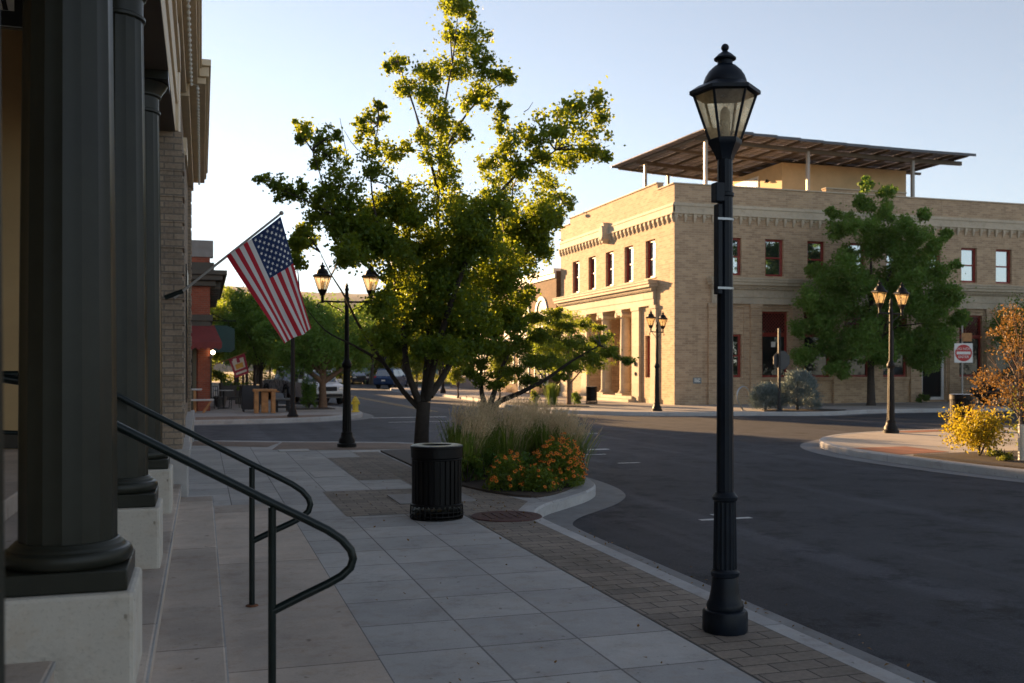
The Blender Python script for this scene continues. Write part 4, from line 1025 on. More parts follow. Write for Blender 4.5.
# emblem on the frieze
m = MB()
em = [(0, 1.0), (.2, .95), (.33, .75), (.36, .45), (.28, .2), (.0, 0), (-.28, .2), (-.36, .45), (-.33, .75), (-.2, .95)]
for (s, o0, o1) in ((1.0, .0, .32), (.72, .32, .40)):
    vs = [PW(47.85+u*s*.9, o0, 8.08+.5*(1-s)+z*s*1.12) for u, z in em]+[PW(47.85+u*s*.9*.92, o1, 8.1+.5*(1-s)+z*s*1.08) for u, z in em]; n = len(em)
    m.add(vs, [(i, (i+1) % n, n+(i+1) % n, n+i) for i in range(n)]+[tuple(range(n, 2*n))])
m.build('emblem', 'trim_stone', BB, smooth=30)
m = MB(); fbox(m, PS, 21.02, 21.42, 0, .03, .95, 1.22); pq = m.build('plaque', 'plaque', BB, bevel=.006)
m = MB()
for i, (a, b, z) in enumerate(((21.08, 21.2, 1.14), (21.24, 21.36, 1.14), (21.08, 21.3, 1.08), (21.08, 21.36, 1.03))): fbox(m, PS, a, b, .031, .034, z, z+.03)
m.build('inscription', 'sign_white', pq)
m = MB(); fbox(m, PW, 44.05, 44.2, .14, .22, 1.75, 1.95); fbox(m, PW, 44.05, 44.2, .14, .2, 1.3, 1.45); m.build('keypad', 'black_paint', BB)
m = MB(); p = [(20.0, 53.5, 10.2), (19.75, 53.5, 10.6), (19.3, 53.5, 10.75), (19.1, 53.5, 10.62)]; m.tube(p, .03, 6); m.ball((19.05, 53.5, 10.48), .15, 10, 6, (1, 1, .7)); m.build('roof_lamp', 'steel_post', BB, smooth=50)
# penthouse
m = MB(); m.box(28, 35.5, 44, 51, 9.2, 12.05); ph = m.build('penthouse', 'stucco', BB)
m = MB(); m.box(27.95, 28, 46.2, 48.6, 9.9, 11.75); w_ = m.build('window', 'white_paint', BB)
m = MB(); m.box(27.94, 27.949, 46.32, 47.3, 10.0, 11.62); m.box(27.94, 27.949, 47.42, 48.48, 10.0, 11.62); m.build('pane', 'sky_glass', w_)
m = MB()
for y in (45.2, 49.2): m.lathe([(.03, 0), (.12, -.16), (.11, -.17)], 12, (27.85, y, 11.4)); m.tube([(28, y, 11.3), (27.85, y, 11.38)], .025, 6)
m.box(32.9, 33.1, 43.9, 44, 11.2, 11.35)
m.build('wall_lamp', 'black_paint', BB)

# ------------------------------------------------------------------ canopy of panels over the roof
cn = thing('roof_canopy', 'curved open canopy of dark panels on steel posts above the tan building roof', 'canopy', (21.8, 40.6, 9.2))
def cz(x, y):
    t = (x-21.8)/15.1; s = (y-40.6)/10.8
    return (12.56+.36*s)*(1-t)+(12.33+.0*s)*t-.42*t*(1-t)
nx, ny = 12, 8
for i in range(nx):
    for j in range(ny):
        x0 = 21.8+15.1*(i+.024)/nx; x1 = 21.8+15.1*(i+.976)/nx; y0 = 40.6+10.8*(j+.03)/ny; y1 = 40.6+10.8*(j+.97)/ny
        q = [(x0, y0), (x1, y0), (x1, y1), (x0, y1)]
        m = MB(); m.add([(x, y, cz(x, y)-.03) for x, y in q]+[(x, y, cz(x, y)+.015) for x, y in q], [(3, 2, 1, 0), (4, 5, 6, 7), (0, 1, 5, 4), (1, 2, 6, 5), (2, 3, 7, 6), (3, 0, 4, 7)]); m.build('panel', 'panel_cells', cn)
for i in range(nx+1):
    for dx in (0,):
        m = MB(); x = 21.8+15.1*i/nx+(0.5 if i == 0 else (-.5 if i == nx else 0))
        pts = [(x, 40.6+10.8*k/6) for k in range(7)]
        for (xa, ya), (xb, yb) in zip(pts, pts[1:]):
            w = .035
            m.add([(xa-w, ya, cz(xa, ya)-.04), (xa+w, ya, cz(xa, ya)-.04), (xb+w, yb, cz(xb, yb)-.04), (xb-w, yb, cz(xb, yb)-.04), (xa-w, ya, cz(xa, ya)-.17), (xa+w, ya, cz(xa, ya)-.17), (xb+w, yb, cz(xb, yb)-.17), (xb-w, yb, cz(xb, yb)-.17)], [(0, 1, 2, 3), (4, 7, 6, 5), (0, 3, 7, 4), (1, 5, 6, 2), (0, 4, 5, 1), (3, 2, 6, 7)])
        m.build('rafter', 'beam_steel', cn)
for y in (41.6, 44.6, 48.2, 50.6):
    m = MB()
    for k in range(12):
        xa, xb = 21.9+15*k/12, 21.9+15*(k+1)/12; za, zb = cz(xa, y)-.18, cz(xb, y)-.18; w = .07; hh = .2 if y in (41.6, 48.2) else .12
        m.add([(xa, y-w, za), (xb, y-w, zb), (xb, y+w, zb), (xa, y+w, za), (xa, y-w, za-hh), (xb, y-w, zb-hh), (xb, y+w, zb-hh), (xa, y+w, za-hh)], [(0, 1, 2, 3), (4, 7, 6, 5), (0, 4, 5, 1), (3, 2, 6, 7)])
    m.build('girder', 'beam_steel', cn)
for (xa, ya, xb, yb) in ((21.8, 40.58, 36.9, 40.58), (21.8, 51.42, 36.9, 51.42)):
    m = MB()
    for k in range(12):
        x0, x1 = xa+(xb-xa)*k/12, xa+(xb-xa)*(k+1)/12; m.box(x0, x1, ya-.02, ya+.02, cz(x0, ya)-.10, cz(x0, ya)+.03)
    m.build('edge_trim', 'panel_dark', cn)
for x, y in ((22.4, 41.6), (27.9, 41.6), (33.95, 41.6), (22.4, 48.2), (24.9, 50.6), (33.9, 50.6)):
    m = MB(); m.box(x-.075, x+.075, y-.075, y+.075, 9.2, cz(x, y)-.3); m.build('post', 'steel_post', cn, bevel=.01)
# ------------------------------------------------------------------ plain street-front buildings
def box_building(name, label, loc, sx, sy, h, wall, group=None, front='W', wins=(), cornice='cream_paint', base=None, frame='white_paint', arch=False, parapet=.5):
    """loc: front near corner; the front faces the street (W: towards -X, E: towards +X)"""
    t = thing(name, label, 'building', loc, 0, group); x, y, z = loc; s = 1 if front == 'W' else -1
    m = MB(); m.box(x, x+s*sx, y, y+sy, -.1, h); m.build('wall', wall, t)
    m = MB(); m.box(x-s*.18, x+s*.3, y+.02, y+sy-.02, h-.12, h+.16); m.box(x-s*.10, x+s*.3, y+.02, y+sy-.02, h-.4, h-.12); m.build('cornice', cornice, t, bevel=.02)
    m = MB(); m.box(x+s*.3, x+s*(sx-.3), y+.3, y+sy-.3, h, h+.06); m.build('roof', 'roofing', t)
    if base: m = MB(); m.box(x-s*.05, x, y+.05, y+sy-.05, -.05, .95); m.build('base', base, t)
    for (a, b, z0, z1) in wins:
        f = MB(); o0, o1 = -s*.06, s*.02
        f.box(x+o0, x+o1, a, a+.12, z0, z1); f.box(x+o0, x+o1, b-.12, b, z0, z1); f.box(x+o0, x+o1, a+.12, b-.12, z0, z0+.12); f.box(x+o0, x+o1, a+.12, b-.12, z1-.12, z1); f.box(x+o0, x+o1, (a+b)/2-.04, (a+b)/2+.04, z0+.12, z1-.12)
        if arch:
            K = 14; r = (b-a)/2; c = (a+b)/2
            for k in range(K):
                a0, a1 = PI*k/K, PI*(k+1)/K
                f.add([(x-s*.08, c+(r+.12)*math.cos(q), z1+(r+.12)*math.sin(q)) for q in (a0, a1)]+[(x-s*.08, c+(r-.1)*math.cos(q), z1+(r-.1)*math.sin(q)) for q in (a1, a0)]+[(x, c+(r+.12)*math.cos(q), z1+(r+.12)*math.sin(q)) for q in (a0, a1)]+[(x, c+(r-.1)*math.cos(q), z1+(r-.1)*math.sin(q)) for q in (a1, a0)], [(0, 1, 2, 3), (0, 4, 5, 1), (2, 6, 7, 3)])
        fo = f.build('window', frame, t)
        g = MB(); g.box(x-s*.02, x-s*.01, a+.1, b-.1, z0+.1, z1-.1)
        if arch:
            K = 14; r = (b-a)/2-.08; c = (a+b)/2; q = [(x-s*.012, c+r*math.cos(PI*k/K), z1-.1+r*math.sin(PI*k/K)) for k in range(K+1)]; g.add(q, [tuple(range(K+1))])
        g.build('pane', 'door_glass' if arch else 'window_glass', fo)
    return t
box_building('brick_building', 'brown brick building with white arched windows, next along from the tan corner building', (19.85, 55.0, 0), 16, 11.5, 7.35, 'brown_brick', wins=[(56.6, 58.6, 3.6, 4.9), (60.0, 62.0, 3.6, 4.9), (63.3, 65.3, 3.6, 4.9), (56.4, 58.9, .6, 2.9), (60, 62.2, .1, 2.9), (63.2, 65.6, .6, 2.9)], cornice='white_paint', arch=True)
box_building('storefront', 'pale low storefront with white framed windows seen between the maple stems', (20.1, 66.6, 0), 15, 15.4, 5.2, 'pale_wall', wins=[(68+i*3.4, 69.7+i*3.4, 1.3, 3.6) for i in range(4)], base='mauve_base')
box_building('low_building', 'long low teal-grey building closing the far end of the street', (14, 160, 0), 30, 8, 3.0, 'teal_wall', wins=(), cornice='white_paint')

# red brick corner building across the side street
RB = thing('red_brick_building', 'red brick corner building with dark cornice and maroon awning across the side street at left', 'building', (.3, 40, 0))
m = MB(); m.box(-15, .3, 40.0, 53.8, -.1, 6.0); m.box(-15, .05, 40.02, 53.8, 6.0, 6.45); m.build('wall', 'red_brick', RB)
m = MB(); m.box(-.9, .42, 39.95, 40.4, 5.9, 6.55); m.box(-15, .1, 40.0, 53.9, 6.45, 6.55); m.build('parapet', 'grey_wall', RB, bevel=.02)
m = MB(); m.box(-15, .5, 39.8, 53.9, 4.78, 5.0); m.box(-15, .75, 39.6, 53.9, 5.0, 5.2); m.box(-15, .92, 39.5, 53.9, 5.2, 5.38); m.box(-15, .45, 39.9, 53.9, 5.38, 5.7)
for k in range(12): m.box(.3, .68, 40.2+k*1.1, 40.4+k*1.1, 4.7, 4.99)
m.build('cornice', 'dark_trim', RB, bevel=.02)
m = MB(); m.box(-15, .40, 39.9, 53.85, 3.45, 3.7); m.box(-15, .34, 39.95, 53.85, 3.25, 3.45); m.build('string_course', 'dark_trim', RB, bevel=.015)
m = MB(); a = MB()
y0, y1 = 39.1, 40.0
m.add([(-2.6, 40.0, 3.3), (.45, 40.0, 3.3), (.72, 39.05, 2.62), (-2.6, 39.05, 2.62), (-2.6, 39.05, 2.42), (.72, 39.05, 2.42), (.45, 40.0, 2.42)], [(0, 3, 2, 1), (3, 4, 5, 2), (1, 2, 5, 6)])
for k in range(14): m.add([(-2.6+k*.237, 39.04, 2.42), (-2.6+k*.237+.237, 39.04, 2.42), (-2.6+k*.237+.118, 39.04, 2.33)], [(0, 2, 1)])
m.build('awning', 'awning_red', RB)
m = MB(); m.box(-1.5, -.2, 39.93, 39.999, .05, 2.42); d_ = m.build('door', 'door_green', RB)
m = MB(); m.box(-1.3, -.85, 39.90, 39.93, .8, 2.2); m.box(-.75, -.35, 39.90, 39.93, .8, 2.2); m.build('pane', 'door_glass', d_)
m = MB(); m.box(-.15, .3, 39.94, 39.999, -.05, 2.6); m.build('corner_pier', 'red_brick', RB)
m = MB(); m.box(.3, .37, 40.4, 46, .5, 2.5); m.build('shop_front', 'dark_trim', RB)
m = MB(); m.box(.28, .40, 39.86, 39.96, 2.02, 2.12); m.box(.30, .35, 39.8, 39.86, 1.0, 1.15); wl = m.build('wall_lamp', 'black_paint', RB)
m = MB(); m.ball((.40, 39.78, 2.25), .085, 10, 8); m.build('globe', 'lit_globe', wl, smooth=60)
shade_block = thing('brick_building', 'unseen plain brick block added behind the red brick corner building to shade the maple', 'building', (-9, 44, 0))  # unseen block, added to keep low sun off the lower maple crown
m = MB(); m.box(-26, -8, 54, 75, -.1, 9.2); m.build('wall', 'brown_brick', shade_block)
m = MB(); m.box(-26.2, -7.8, 53.8, 75.2, 9.2, 9.5); m.build('cornice', 'dark_trim', shade_block)
box_building('storefront', 'storefront with grey walls beyond the red brick corner building, behind the pavement trees', (.2, 54.2, 0), 14, 26, 5.6, 'grey_wall', front='E', wins=[(55.5+i*4, 58.3+i*4, .6, 2.8) for i in range(6)])
box_building('storefront', 'farthest storefront on the left side of the street behind the row of trees', (.2, 80.5, 0), 14, 40, 5.3, 'pale_wall', front='E', wins=[(82+i*4, 84.6+i*4, .6, 2.8) for i in range(9)])

# green hanging board and small banner on the red building
gs = thing('hanging_sign', 'dark teal blank hanging sign board on an iron bracket beside the maroon awning', 'sign', (.4, 41, 2.2))
a, b = at(203, 325, 40.5), at(235, 325, 40.5)
m = MB(); K = 8; yb = a.y
top = a.z; bot = at(203, 352, 40.5).z
pr = [(a.x, bot+.1), (a.x+.12, bot), (b.x-.12, bot), (b.x, bot+.12), (b.x, top-.15), (b.x-.3, top-.02), (a.x+.3, top), (a.x, top-.1)]
m.add([(x, yb-.03, z) for x, z in pr]+[(x, yb+.03, z) for x, z in pr], [tuple(range(8)), tuple(range(15, 7, -1))]+[(i, 8+i, 8+(i+1) % 8, (i+1) % 8) for i in range(8)]); m.build('board', 'green_board', gs)
m = MB(); m.tube([(.25, yb, top+.18), (b.x+.05, yb, top+.18)], .025, 6); m.tube([(.3, yb, top+.5), (b.x-.3, yb, top+.18)], .015, 6)
for q in (.3, 1.0): m.tube([(a.x+q, yb, top-.02), (a.x+q, yb, top+.18)], .012, 5)
m.build('bracket', 'black_paint', gs)
bn = thing('banner_flag', 'small maroon banner with pale and gold centre on a slanted pole', 'flag', (.4, 40.5, 1.6))
m = MB(); m.tube([at(211, 366, 40.4), at(246, 352.5, 40.6)], .018, 8); m.build('pole', 'wood', bn)
q = [at(228.5, 359, 40.5), at(244.5, 353, 40.6), at(249, 373, 40.7), at(235.5, 378, 40.45)]
def bp(u, v, o=0): p = q[0].lerp(q[1], u).lerp(q[3].lerp(q[2], u), v); return p+Vector((0, -o+.03*math.sin(v*6+u*3), 0))
def bpatch(u0, u1, v0, v1, o):
    m = MB(); n = 8
    m.add([bp(u0+(u1-u0)*i/n, v0+(v1-v0)*j/n, o) for i in range(n+1) for j in range(n+1)], [(i*(n+1)+j, (i+1)*(n+1)+j, (i+1)*(n+1)+j+1, i*(n+1)+j+1) for i in range(n) for j in range(n)]); return m
bpatch(0, 1, 0, 1, 0).build('cloth', 'banner_red', bn, smooth=60)
mm = bpatch(.14, .86, .16, .66, .012); mm.join(bpatch(.22, .45, .08, .2, .012)); mm.join(bpatch(.12, .88, .78, .88, .012)); mm.build('pale_field', 'banner_pale', bn)
mm = bpatch(.25, .75, .38, .62, .02); mm.build('gold_shape', 'banner_gold', bn); mm = bpatch(.42, .62, .16, .34, .02); mm.build('dark_shape', 'banner_red', bn)

# ------------------------------------------------------------------ signs
dn = thing('road_sign', 'white DO NOT ENTER sign with a red disc on a post', 'sign', (30.0, 33.75, 0))
m = MB(); m.tube([(30, 33.75, -.05), (30, 33.75, 3.4)], .035, 8); m.build('post', 'steel_post', dn)
zc = 2.27; ang = -.35; R3 = Matrix.Translation((30, 33.68, zc)) @ Matrix.Rotation(ang, 4, 'Z')
m = MB(); m.box(-.37, .37, -.008, .008, -.40, .40); m.xf(R3).build('panel', 'sign_white', dn, bevel=.003)
m = MB(); K = 40; m.add([(.345*math.cos(2*PI*k/K), -.012, .345*math.sin(2*PI*k/K)) for k in range(K)], [tuple(range(K))]); m.xf(R3).build('red_disc', 'sign_red', dn)
m = MB(); m.box(-.28, .28, -.018, -.013, -.055, .055); m.xf(R3).build('white_bar', 'sign_white', dn)
def text_mesh(s, size, M_, name, mat, parent):
    cu = bpy.data.curves.new(name, 'FONT'); cu.body = s; cu.size = size; cu.align_x = 'CENTER'; cu.align_y = 'CENTER'; cu.extrude = .001
    ob = bpy.data.objects.new(name, cu); C.objects.link(ob)
    dg = bpy.context.evaluated_depsgraph_get(); me = bpy.data.meshes.new_from_object(ob.evaluated_get(dg)); bpy.data.objects.remove(ob)
    me.transform(M_); me.materials.clear(); me.materials.append(MATS[mat])
    o = bpy.data.objects.new(name, me); C.objects.link(o); o.parent = parent
    q = parent; me.transform(Matrix.Translation(-Vector(q.location))); return o
RX = Matrix.Rotation(PI/2, 4, 'X')
text_mesh('DO NOT', .145, R3 @ Matrix.Translation((0, -.016, .165)) @ RX, 'lettering', 'sign_white', dn)
text_mesh('ENTER', .145, R3 @ Matrix.Translation((0, -.016, -.165)) @ RX, 'lettering', 'sign_white', dn)
m = MB(); m.box(30-.05, 30.45, 33.70, 33.715, 2.75, 3.1); m.build('small_plate', 'wood', dn)
sp = thing('road_sign', 'dark road sign seen from behind, in front of the blue spruce', 'sign', (20.85, 32.95, 0))
m = MB(); m.box(20.80, 20.90, 32.92, 32.98, -.05, 3.15); m.lathe([(.16, .02), (.14, .06), (.08, .1), (.06, .5)], 12, (20.85, 32.95, 0)); m.build('post', 'black_paint', sp)
m = MB(); K = 8; vs = [(.38*math.cos(2*PI*k/K+PI/8), .38*math.sin(2*PI*k/K+PI/8)) for k in range(K)]
m.add([(21.0+x, 33.02, 1.95+z) for x, z in vs]+[(21.0+x, 33.04, 1.95+z) for x, z in vs], [tuple(range(8)), tuple(range(15, 7, -1))]+[(i, 8+i, 8+(i+1) % 8, (i+1) % 8) for i in range(8)]); m.build('panel', 'sign_back', sp)
br = thing('bike_rack', 'steel hoop bike rack at the left of the blue spruce', 'bike rack', (20.0, 34.2, 0))
m = MB(); m.tube([(20.05, 34.2, 0)]+[(19.85+.28*math.cos(a)*-1+.2, 34.2, .55+.38*math.sin(a)) for a in [k*PI/10-.6 for k in range(13)]], .035, 8); m.build('hoop', 'steel', br, smooth=60)
for zz in (0,):
    m = MB(); m.lathe([(.08, 0), (.08, .015), (.04, .02)], 12, (20.05, 34.2, 0)); m.build('foot', 'steel', br)

# ------------------------------------------------------------------ shrubs and trees on the corners
def spruce(label, loc, r, h, seed):
    rs = np.random.RandomState(seed); t = thing('blue_spruce', label, 'shrub', loc, 0)
    P = []; D = []; T = []
    for i in range(int(85*r/.6)):
        a = rs.uniform(0, 2*PI); zz = rs.uniform(.02, 1); rr = r*math.sqrt(max(.05, 1-zz**2.2))*rs.uniform(.7, 1.0)
        c = np.array([loc[0]+rr*math.cos(a), loc[1]+rr*math.sin(a), loc[2]+.12+zz*h*.88]); n = 110
        p = rs.normal(size=(n, 3))*.10*np.array([1, 1, .75])+c; P.append(p)
        d = (p-np.array([loc[0]+rr*.4*math.cos(a), loc[1]+rr*.4*math.sin(a), loc[2]+zz*h*.6])); d /= np.linalg.norm(d, axis=1)[:, None]; D.append(d+[0, 0, .2]); T += [rs.uniform(.1, .9)]*n
    P = np.concatenate(P); P[:, 2] = np.maximum(P[:, 2], .06)
    leaves('needles', 'leaf_spruce', t, P, .11, tint=np.array(T), aspect=.16, dirs=np.concatenate(D))
    m = MB(); m.tube([(loc[0], loc[1], 0), (loc[0], loc[1], h*.8)], [.06, .02], 8); m.build('trunk', 'bark', t)
spruce('large lump of blue-grey spruce on the kerb island, right of the sign post', (22.0, 33.5, .03), .82, 1.5, 21)
spruce('smaller blue-grey spruce on the kerb island, left of the sign post', (20.75, 33.75, .03), .55, .95, 22)

rand_tree('street_tree', 'broad green tree in front of the shaded brick front at right', (28.15, 37.2, 0), 8.3, 3.4, 2.1, 'leaf_dark', 'bark', 62, 170, .135, .17, None, seed=5, top=.55, clr=.33)
ts = bpy.data.objects['street_tree']
# its upper sprigs and right hand lobe
P = []; T = []; DT = 43.6
for x, y, r in [(866,185,7),(886,192,8),(862,205,11),(884,212,12),(850,225,12),(832,212,7),(838,232,12),(872,230,16),(900,250,16),(925,215,7),(918,235,11),(905,265,18),(935,245,9),(945,235,6),(930,275,18),(950,290,14),(915,300,22),(890,290,24),(850,270,22),(830,285,18),(815,270,10),(810,300,14),(815,325,14),(840,310,20),(800,330,10),(935,310,18),(955,300,10),(960,320,10),(940,340,16),(900,335,22),(860,340,22),(830,345,16),(805,355,12),(925,360,14),(880,355,16),(840,365,12),(905,225,10),(955,265,6),(875,250,16),(895,240,14),(860,290,18),(925,255,12),(880,310,20),(935,330,14),(820,310,14),(850,350,16),(915,350,16),(845,255,10),(910,280,16)]:
    for _ in range(2):
        c = at(x, y, DT+random.uniform(-1.6, 1.6)); rad = r*DT/CAMF*1.12
        p = clump_pts(c, rad, int(700*(rad/.6)**1.5)+110, (1, 1, .85)); P.append(p); T += [random.uniform(.2, .8)]*len(p)
bpy.data.objects.remove([c for c in ts.children if c.name.startswith('crown')][0])
leaves('crown', 'leaf_fresh', ts, np.concatenate(P), .13, up=.5, tint=np.array(T))

ct = rand_tree('small_tree', 'small sunlit tree with low spreading crown in front of the stone columns', (15.6, 41.6, 0), 4.1, 2.1, 1.1, 'leaf_gold', 'bark_tan', 50, 380, .09, .10, None, seed=9, clr=.34, sqz=.6)
grass_clump('ornamental_grass', 'yellow-green ornamental grass under the small tree by the stone columns', (14.7, 41.3, .03), 1.15, 260, .5, 'grass_blade', False, None, (0, 0), 31, .016)
shrub('shrub', 'green rounded shrub at the base of the small tree by the stone columns', (14.0, 41.6, .03), .38, .8, 'leaf_mid', 900, .09, 32)
shrub('shrub', 'low dark shrub at the right of the small tree by the stone columns', (16.1, 42.2, .03), .55, .6, 'leaf_dark', 1000, .09, 33)
shrub('shrub', 'large yellow-orange autumn shrub on the sunlit kerb corner', (13.75, 15.05, .03), .74, .95, 'leaf_amber', 5200, .06, 41)
shrub('shrub', 'low yellow-green plant at the foot of the yellow-orange shrub', (13.45, 14.1, .03), .27, .25, 'leaf_lime', 700, .05, 42)
shrub('shrub', 'tall yellow-green shrub behind the dry orange tree', (16.0, 15.6, .03), .75, 1.5, 'leaf_lime', 2600, .08, 43)
grass_clump('ornamental_grass', 'sunlit yellow grass at the right edge beside the dry orange tree', (13.75, 13.3, .03), .95, 300, .3, 'grass_blade', True, None, (-.12, 0), 44)
ot = rand_tree('dry_tree', 'small sparse tree with dry orange leaves on the sunlit corner at right', (13.75, 14.05, 0), 2.75, .95, .78, 'leaf_orange', 'bark_grey', 60, 75, .05, .035, None, seed=12, top=.6, clr=.30, limbs=22)
m = MB(); m.tube([(13.75, 14.05, .02), (13.752, 14.052, .66)], .05, 10); m.build('trunk_guard', 'guard_white', ot)
m = MB(); rs = random.Random(3)
for i in range(26):
    a = rs.uniform(0, 2*PI); z0 = rs.uniform(1.0, 2.0); r = rs.uniform(.3, .75); b0 = Vector((13.76, 14.06, z0)); e = b0+Vector((r*math.cos(a), r*math.sin(a), rs.uniform(.35, .95)))
    m.tube([b0, b0.lerp(e, .55)+Vector((0, 0, -.04)), e], [.011, .008, .003], 5)
m.build('twigs', 'bark_tan', ot)
shrub('shrub', 'low green plants at the foot of the shaded brick front near the doorway', (32.6, 39.3, 0), .5, .5, 'leaf_dark', 800, .1, 45)
rand_tree('street_tree', 'green tree by the shaded front at the far right, behind the dry orange tree', (37.6, 37.4, 0), 5.0, 2.6, 1.3, 'leaf_dark', 'bark', 34, 300, .12, .12, None, seed=15, clr=.36)
rand_tree('broad_tree', 'large broad tree on the block at the right of the sunlit corner', (46.5, 9, 0), 14.5, 5.2, 3.5, 'leaf_dark', 'bark', 60, 150, .28, .25, None, seed=16, clr=.28)

# left pavement across the side street
GL = 'trees along the left pavement beyond the side street'
tl = rand_tree('pavement_tree', 'low tree with forked tan trunk at the far street corner', (4.75, 41.5, 0), 4.5, 2.9, 1.35, 'leaf_fresh', 'bark_tan', 70, 420, .11, .16, GL, seed=22, clr=.32, limbs=12, sqz=.7)
m = MB()
for dx, dz in ((-1.1, 2.1), (1.3, 2.0)): m.tube([(4.75, 41.5, 1.05), (4.75+dx*.55, 41.45, 1.55), (4.75+dx, 41.4, dz)], [.12, .085, .05], 8)
m.build('fork', 'bark_tan', tl, smooth=60)
lt1 = rand_tree('pavement_tree', 'slender tree with golden backlit crown along the left pavement, nearest the wooden table', (2.55, 46.5, 0), 5.3, 1.9, 1.7, 'leaf_fresh', 'bark', 44, 340, .12, .09, GL, seed=23, clr=.36)
dup(lt1, (2.6, 53, 0), 1.3, 'second slender tree along the left pavement, beyond the wooden table')
dup(lt1, (2.5, 60, 0), 2.6, 'third slender tree along the left pavement, past the planter boxes')
dup(lt1, (2.6, 68, 0), 4.0, 'fourth slender tree along the left pavement, far past the planter boxes')
dup(lt1, (2.6, 78, 0), 5.1, 'farthest slender tree along the left pavement')
GF = 'tall trees beyond the end of the street'
far = rand_tree('tall_tree', 'tall golden-lit tree just right of the red brick building cornice', tuple(at(236, 376, 96))[:2]+(0,), 9.6, 3.8, 1.5, 'leaf_gold', 'bark', 60, 380, .27, .22, GF, seed=31, clr=.3)
for (px, d, s, lab) in ((258, 112, 1.0, 'tall golden tree half hidden by the lower edge of the striped flag'), (305, 122, 1.12, 'tall green tree above the parked pickup, left of the far hill gap'), (340, 118, 1.0, 'tall sunlit tree behind the lamp with two lanterns'), (372, 104, .98, 'bright yellow-green tree right behind the lamp lantern'), (404, 116, 1.05, 'tall tree seen through the left stems of the maple'), (440, 128, 1.1, 'tall tree behind the thickest maple stems'), (478, 120, 1.0, 'tall tree seen under the right side of the maple crown'), (285, 140, 1.2, 'far tall tree at the end of the left pavement'), (212, 130, 1.0, 'tall tree mostly behind the red brick building')):
    p = at(px, 376, d); dup(far, (p.x, p.y, 0), px*.7, lab, (s, s, s))
for (px, d, s, lab) in ((296, 118, .6, 'low bushy tree beyond the cars, just right of the flag'), (322, 112, .55, 'low bushy tree above the white car roof'), (350, 121, .62, 'low bushy tree behind the lamp post with two lanterns'), (378, 116, .6, 'low bushy tree above the dark blue car'), (408, 122, .66, 'low bushy tree between the leftmost maple stems'), (440, 116, .62, 'low bushy tree right of the maple trunk'), (466, 124, .7, 'low bushy tree beyond the pale storefront'), (270, 124, .6, 'low bushy tree at the end of the pavement behind the wooden table')):
    p = at(px, 376, d); dup(far, (p.x, p.y, -.15), px*1.3, lab, (s*1.1, s*1.1, s))
cg = rand_tree('column_tree', 'small column-shaped tree on the right pavement nearest the brown brick building', tuple(at(458, 396, 57.6))[:2]+(0,), 2.6, .6, .5, 'leaf_mid', 'bark', 26, 260, .10, .05, 'column-shaped trees on the right pavement', seed=35, clr=.6)
p = at(417, 391, 71); dup(cg, (p.x, p.y, 0), 1, 'taller column-shaped tree on the right pavement beside the blue car', (1.1, 1.1, 1.6))
p = at(500, 400, 51); dup(cg, (p.x, p.y, 0), 2, 'column-shaped tree on the right pavement seen through the low leaning tree', (1.1, 1.1, 1.05))
p = at(443, 393.5, 65); lp = thing('lamp_post', 'slim dark lamp post on the right pavement seen between the maple stems', 'street lamp', (p.x, p.y, 0))
m = MB(); m.lathe([(.2, 0), (.18, .2), (.1, .35), (.07, 1.6), (.05, 3.1)], 10); m.build('pole', 'lamp_iron_far', lp, smooth=40, world=False)
lantern(lp, (0, 0, 3.1), 1.0, 'lamp_iron_far')
lp = thing('lamp_post', 'grey lamp post on the far left corner standing below the striped flag', 'street lamp', (2.93, 34.3, 0))
m = MB(); m.lathe([(.19, 0), (.19, .06), (.15, .10), (.13, .2), (.085, .3), (.075, 1.7), (.06, 3.1)], 14); m.build('pole', 'lamp_iron_far', lp, smooth=40, world=False)
lantern(lp, (0, 0, 3.1), 1.0, 'lamp_iron_far')
h = shrub('shrub', 'dark green clipped shrub beside the tan forked trunk at the far corner', (4.15, 41.0, 0), .48, 1.55, 'leaf_dark', 1800, .09, 51)
hd = thing('low_hedge', 'low yellow-lit hedge along the far end of the street', 'hedge', (4, 118, 0))
P = NPR.uniform(size=(9000, 3))*np.array([34, 1.6, 1.2])+np.array([-4, 118, -.1]); P[:, 2] += .25*np.sin(P[:, 0]*1.3); leaves('foliage', 'leaf_lime', hd, P, .22, tint=np.random.RandomState(5).uniform(0, 1, 9000))

# furniture on the left pavement
wt = thing('wooden_table', 'tall wooden table on chunky legs on the far left pavement', 'table', (2.2, 37.6, 0))
cx, cy = 2.2, 37.6
m = MB(); m.box(cx-.42, cx+.42, cy-.35, cy+.35, .80, .88); m.box(cx+.1, cx+.52, cy-.2, cy+.2, .76, .80); m.build('tabletop', 'wood', wt, bevel=.01)
for sx in (-1, 1):
    for sy in (-1, 1): m = MB(); m.box(cx+sx*.30-.07, cx+sx*.30+.07, cy+sy*.25-.07, cy+sy*.25+.07, 0, .80); m.build('leg', 'wood', wt, bevel=.008)
m = MB(); m.box(cx-.12, cx+.12, cy-.2, cy+.2, .02, .80); m.build('centre_board', 'wood', wt)
bd = thing('sandwich_board', 'black sandwich board behind the wooden table', 'sign', (1.75, 39.0, 0))
for s in (-1, 1):
    m = MB(); x0, x1 = 1.45, 2.1
    m.add([(x0, 39+s*.3, .08), (x1, 39+s*.3, .08), (x1, 39+s*.03, 1.0), (x0, 39+s*.03, 1.0), (x0, 39+s*.33, .08), (x1, 39+s*.33, .08), (x1, 39+s*.06, 1.0), (x0, 39+s*.06, 1.0)], [(0, 3, 2, 1), (4, 5, 6, 7), (0, 1, 5, 4), (1, 2, 6, 5), (2, 3, 7, 6), (3, 0, 4, 7)]); m.build('panel', 'black_paint', bd)
m = MB()
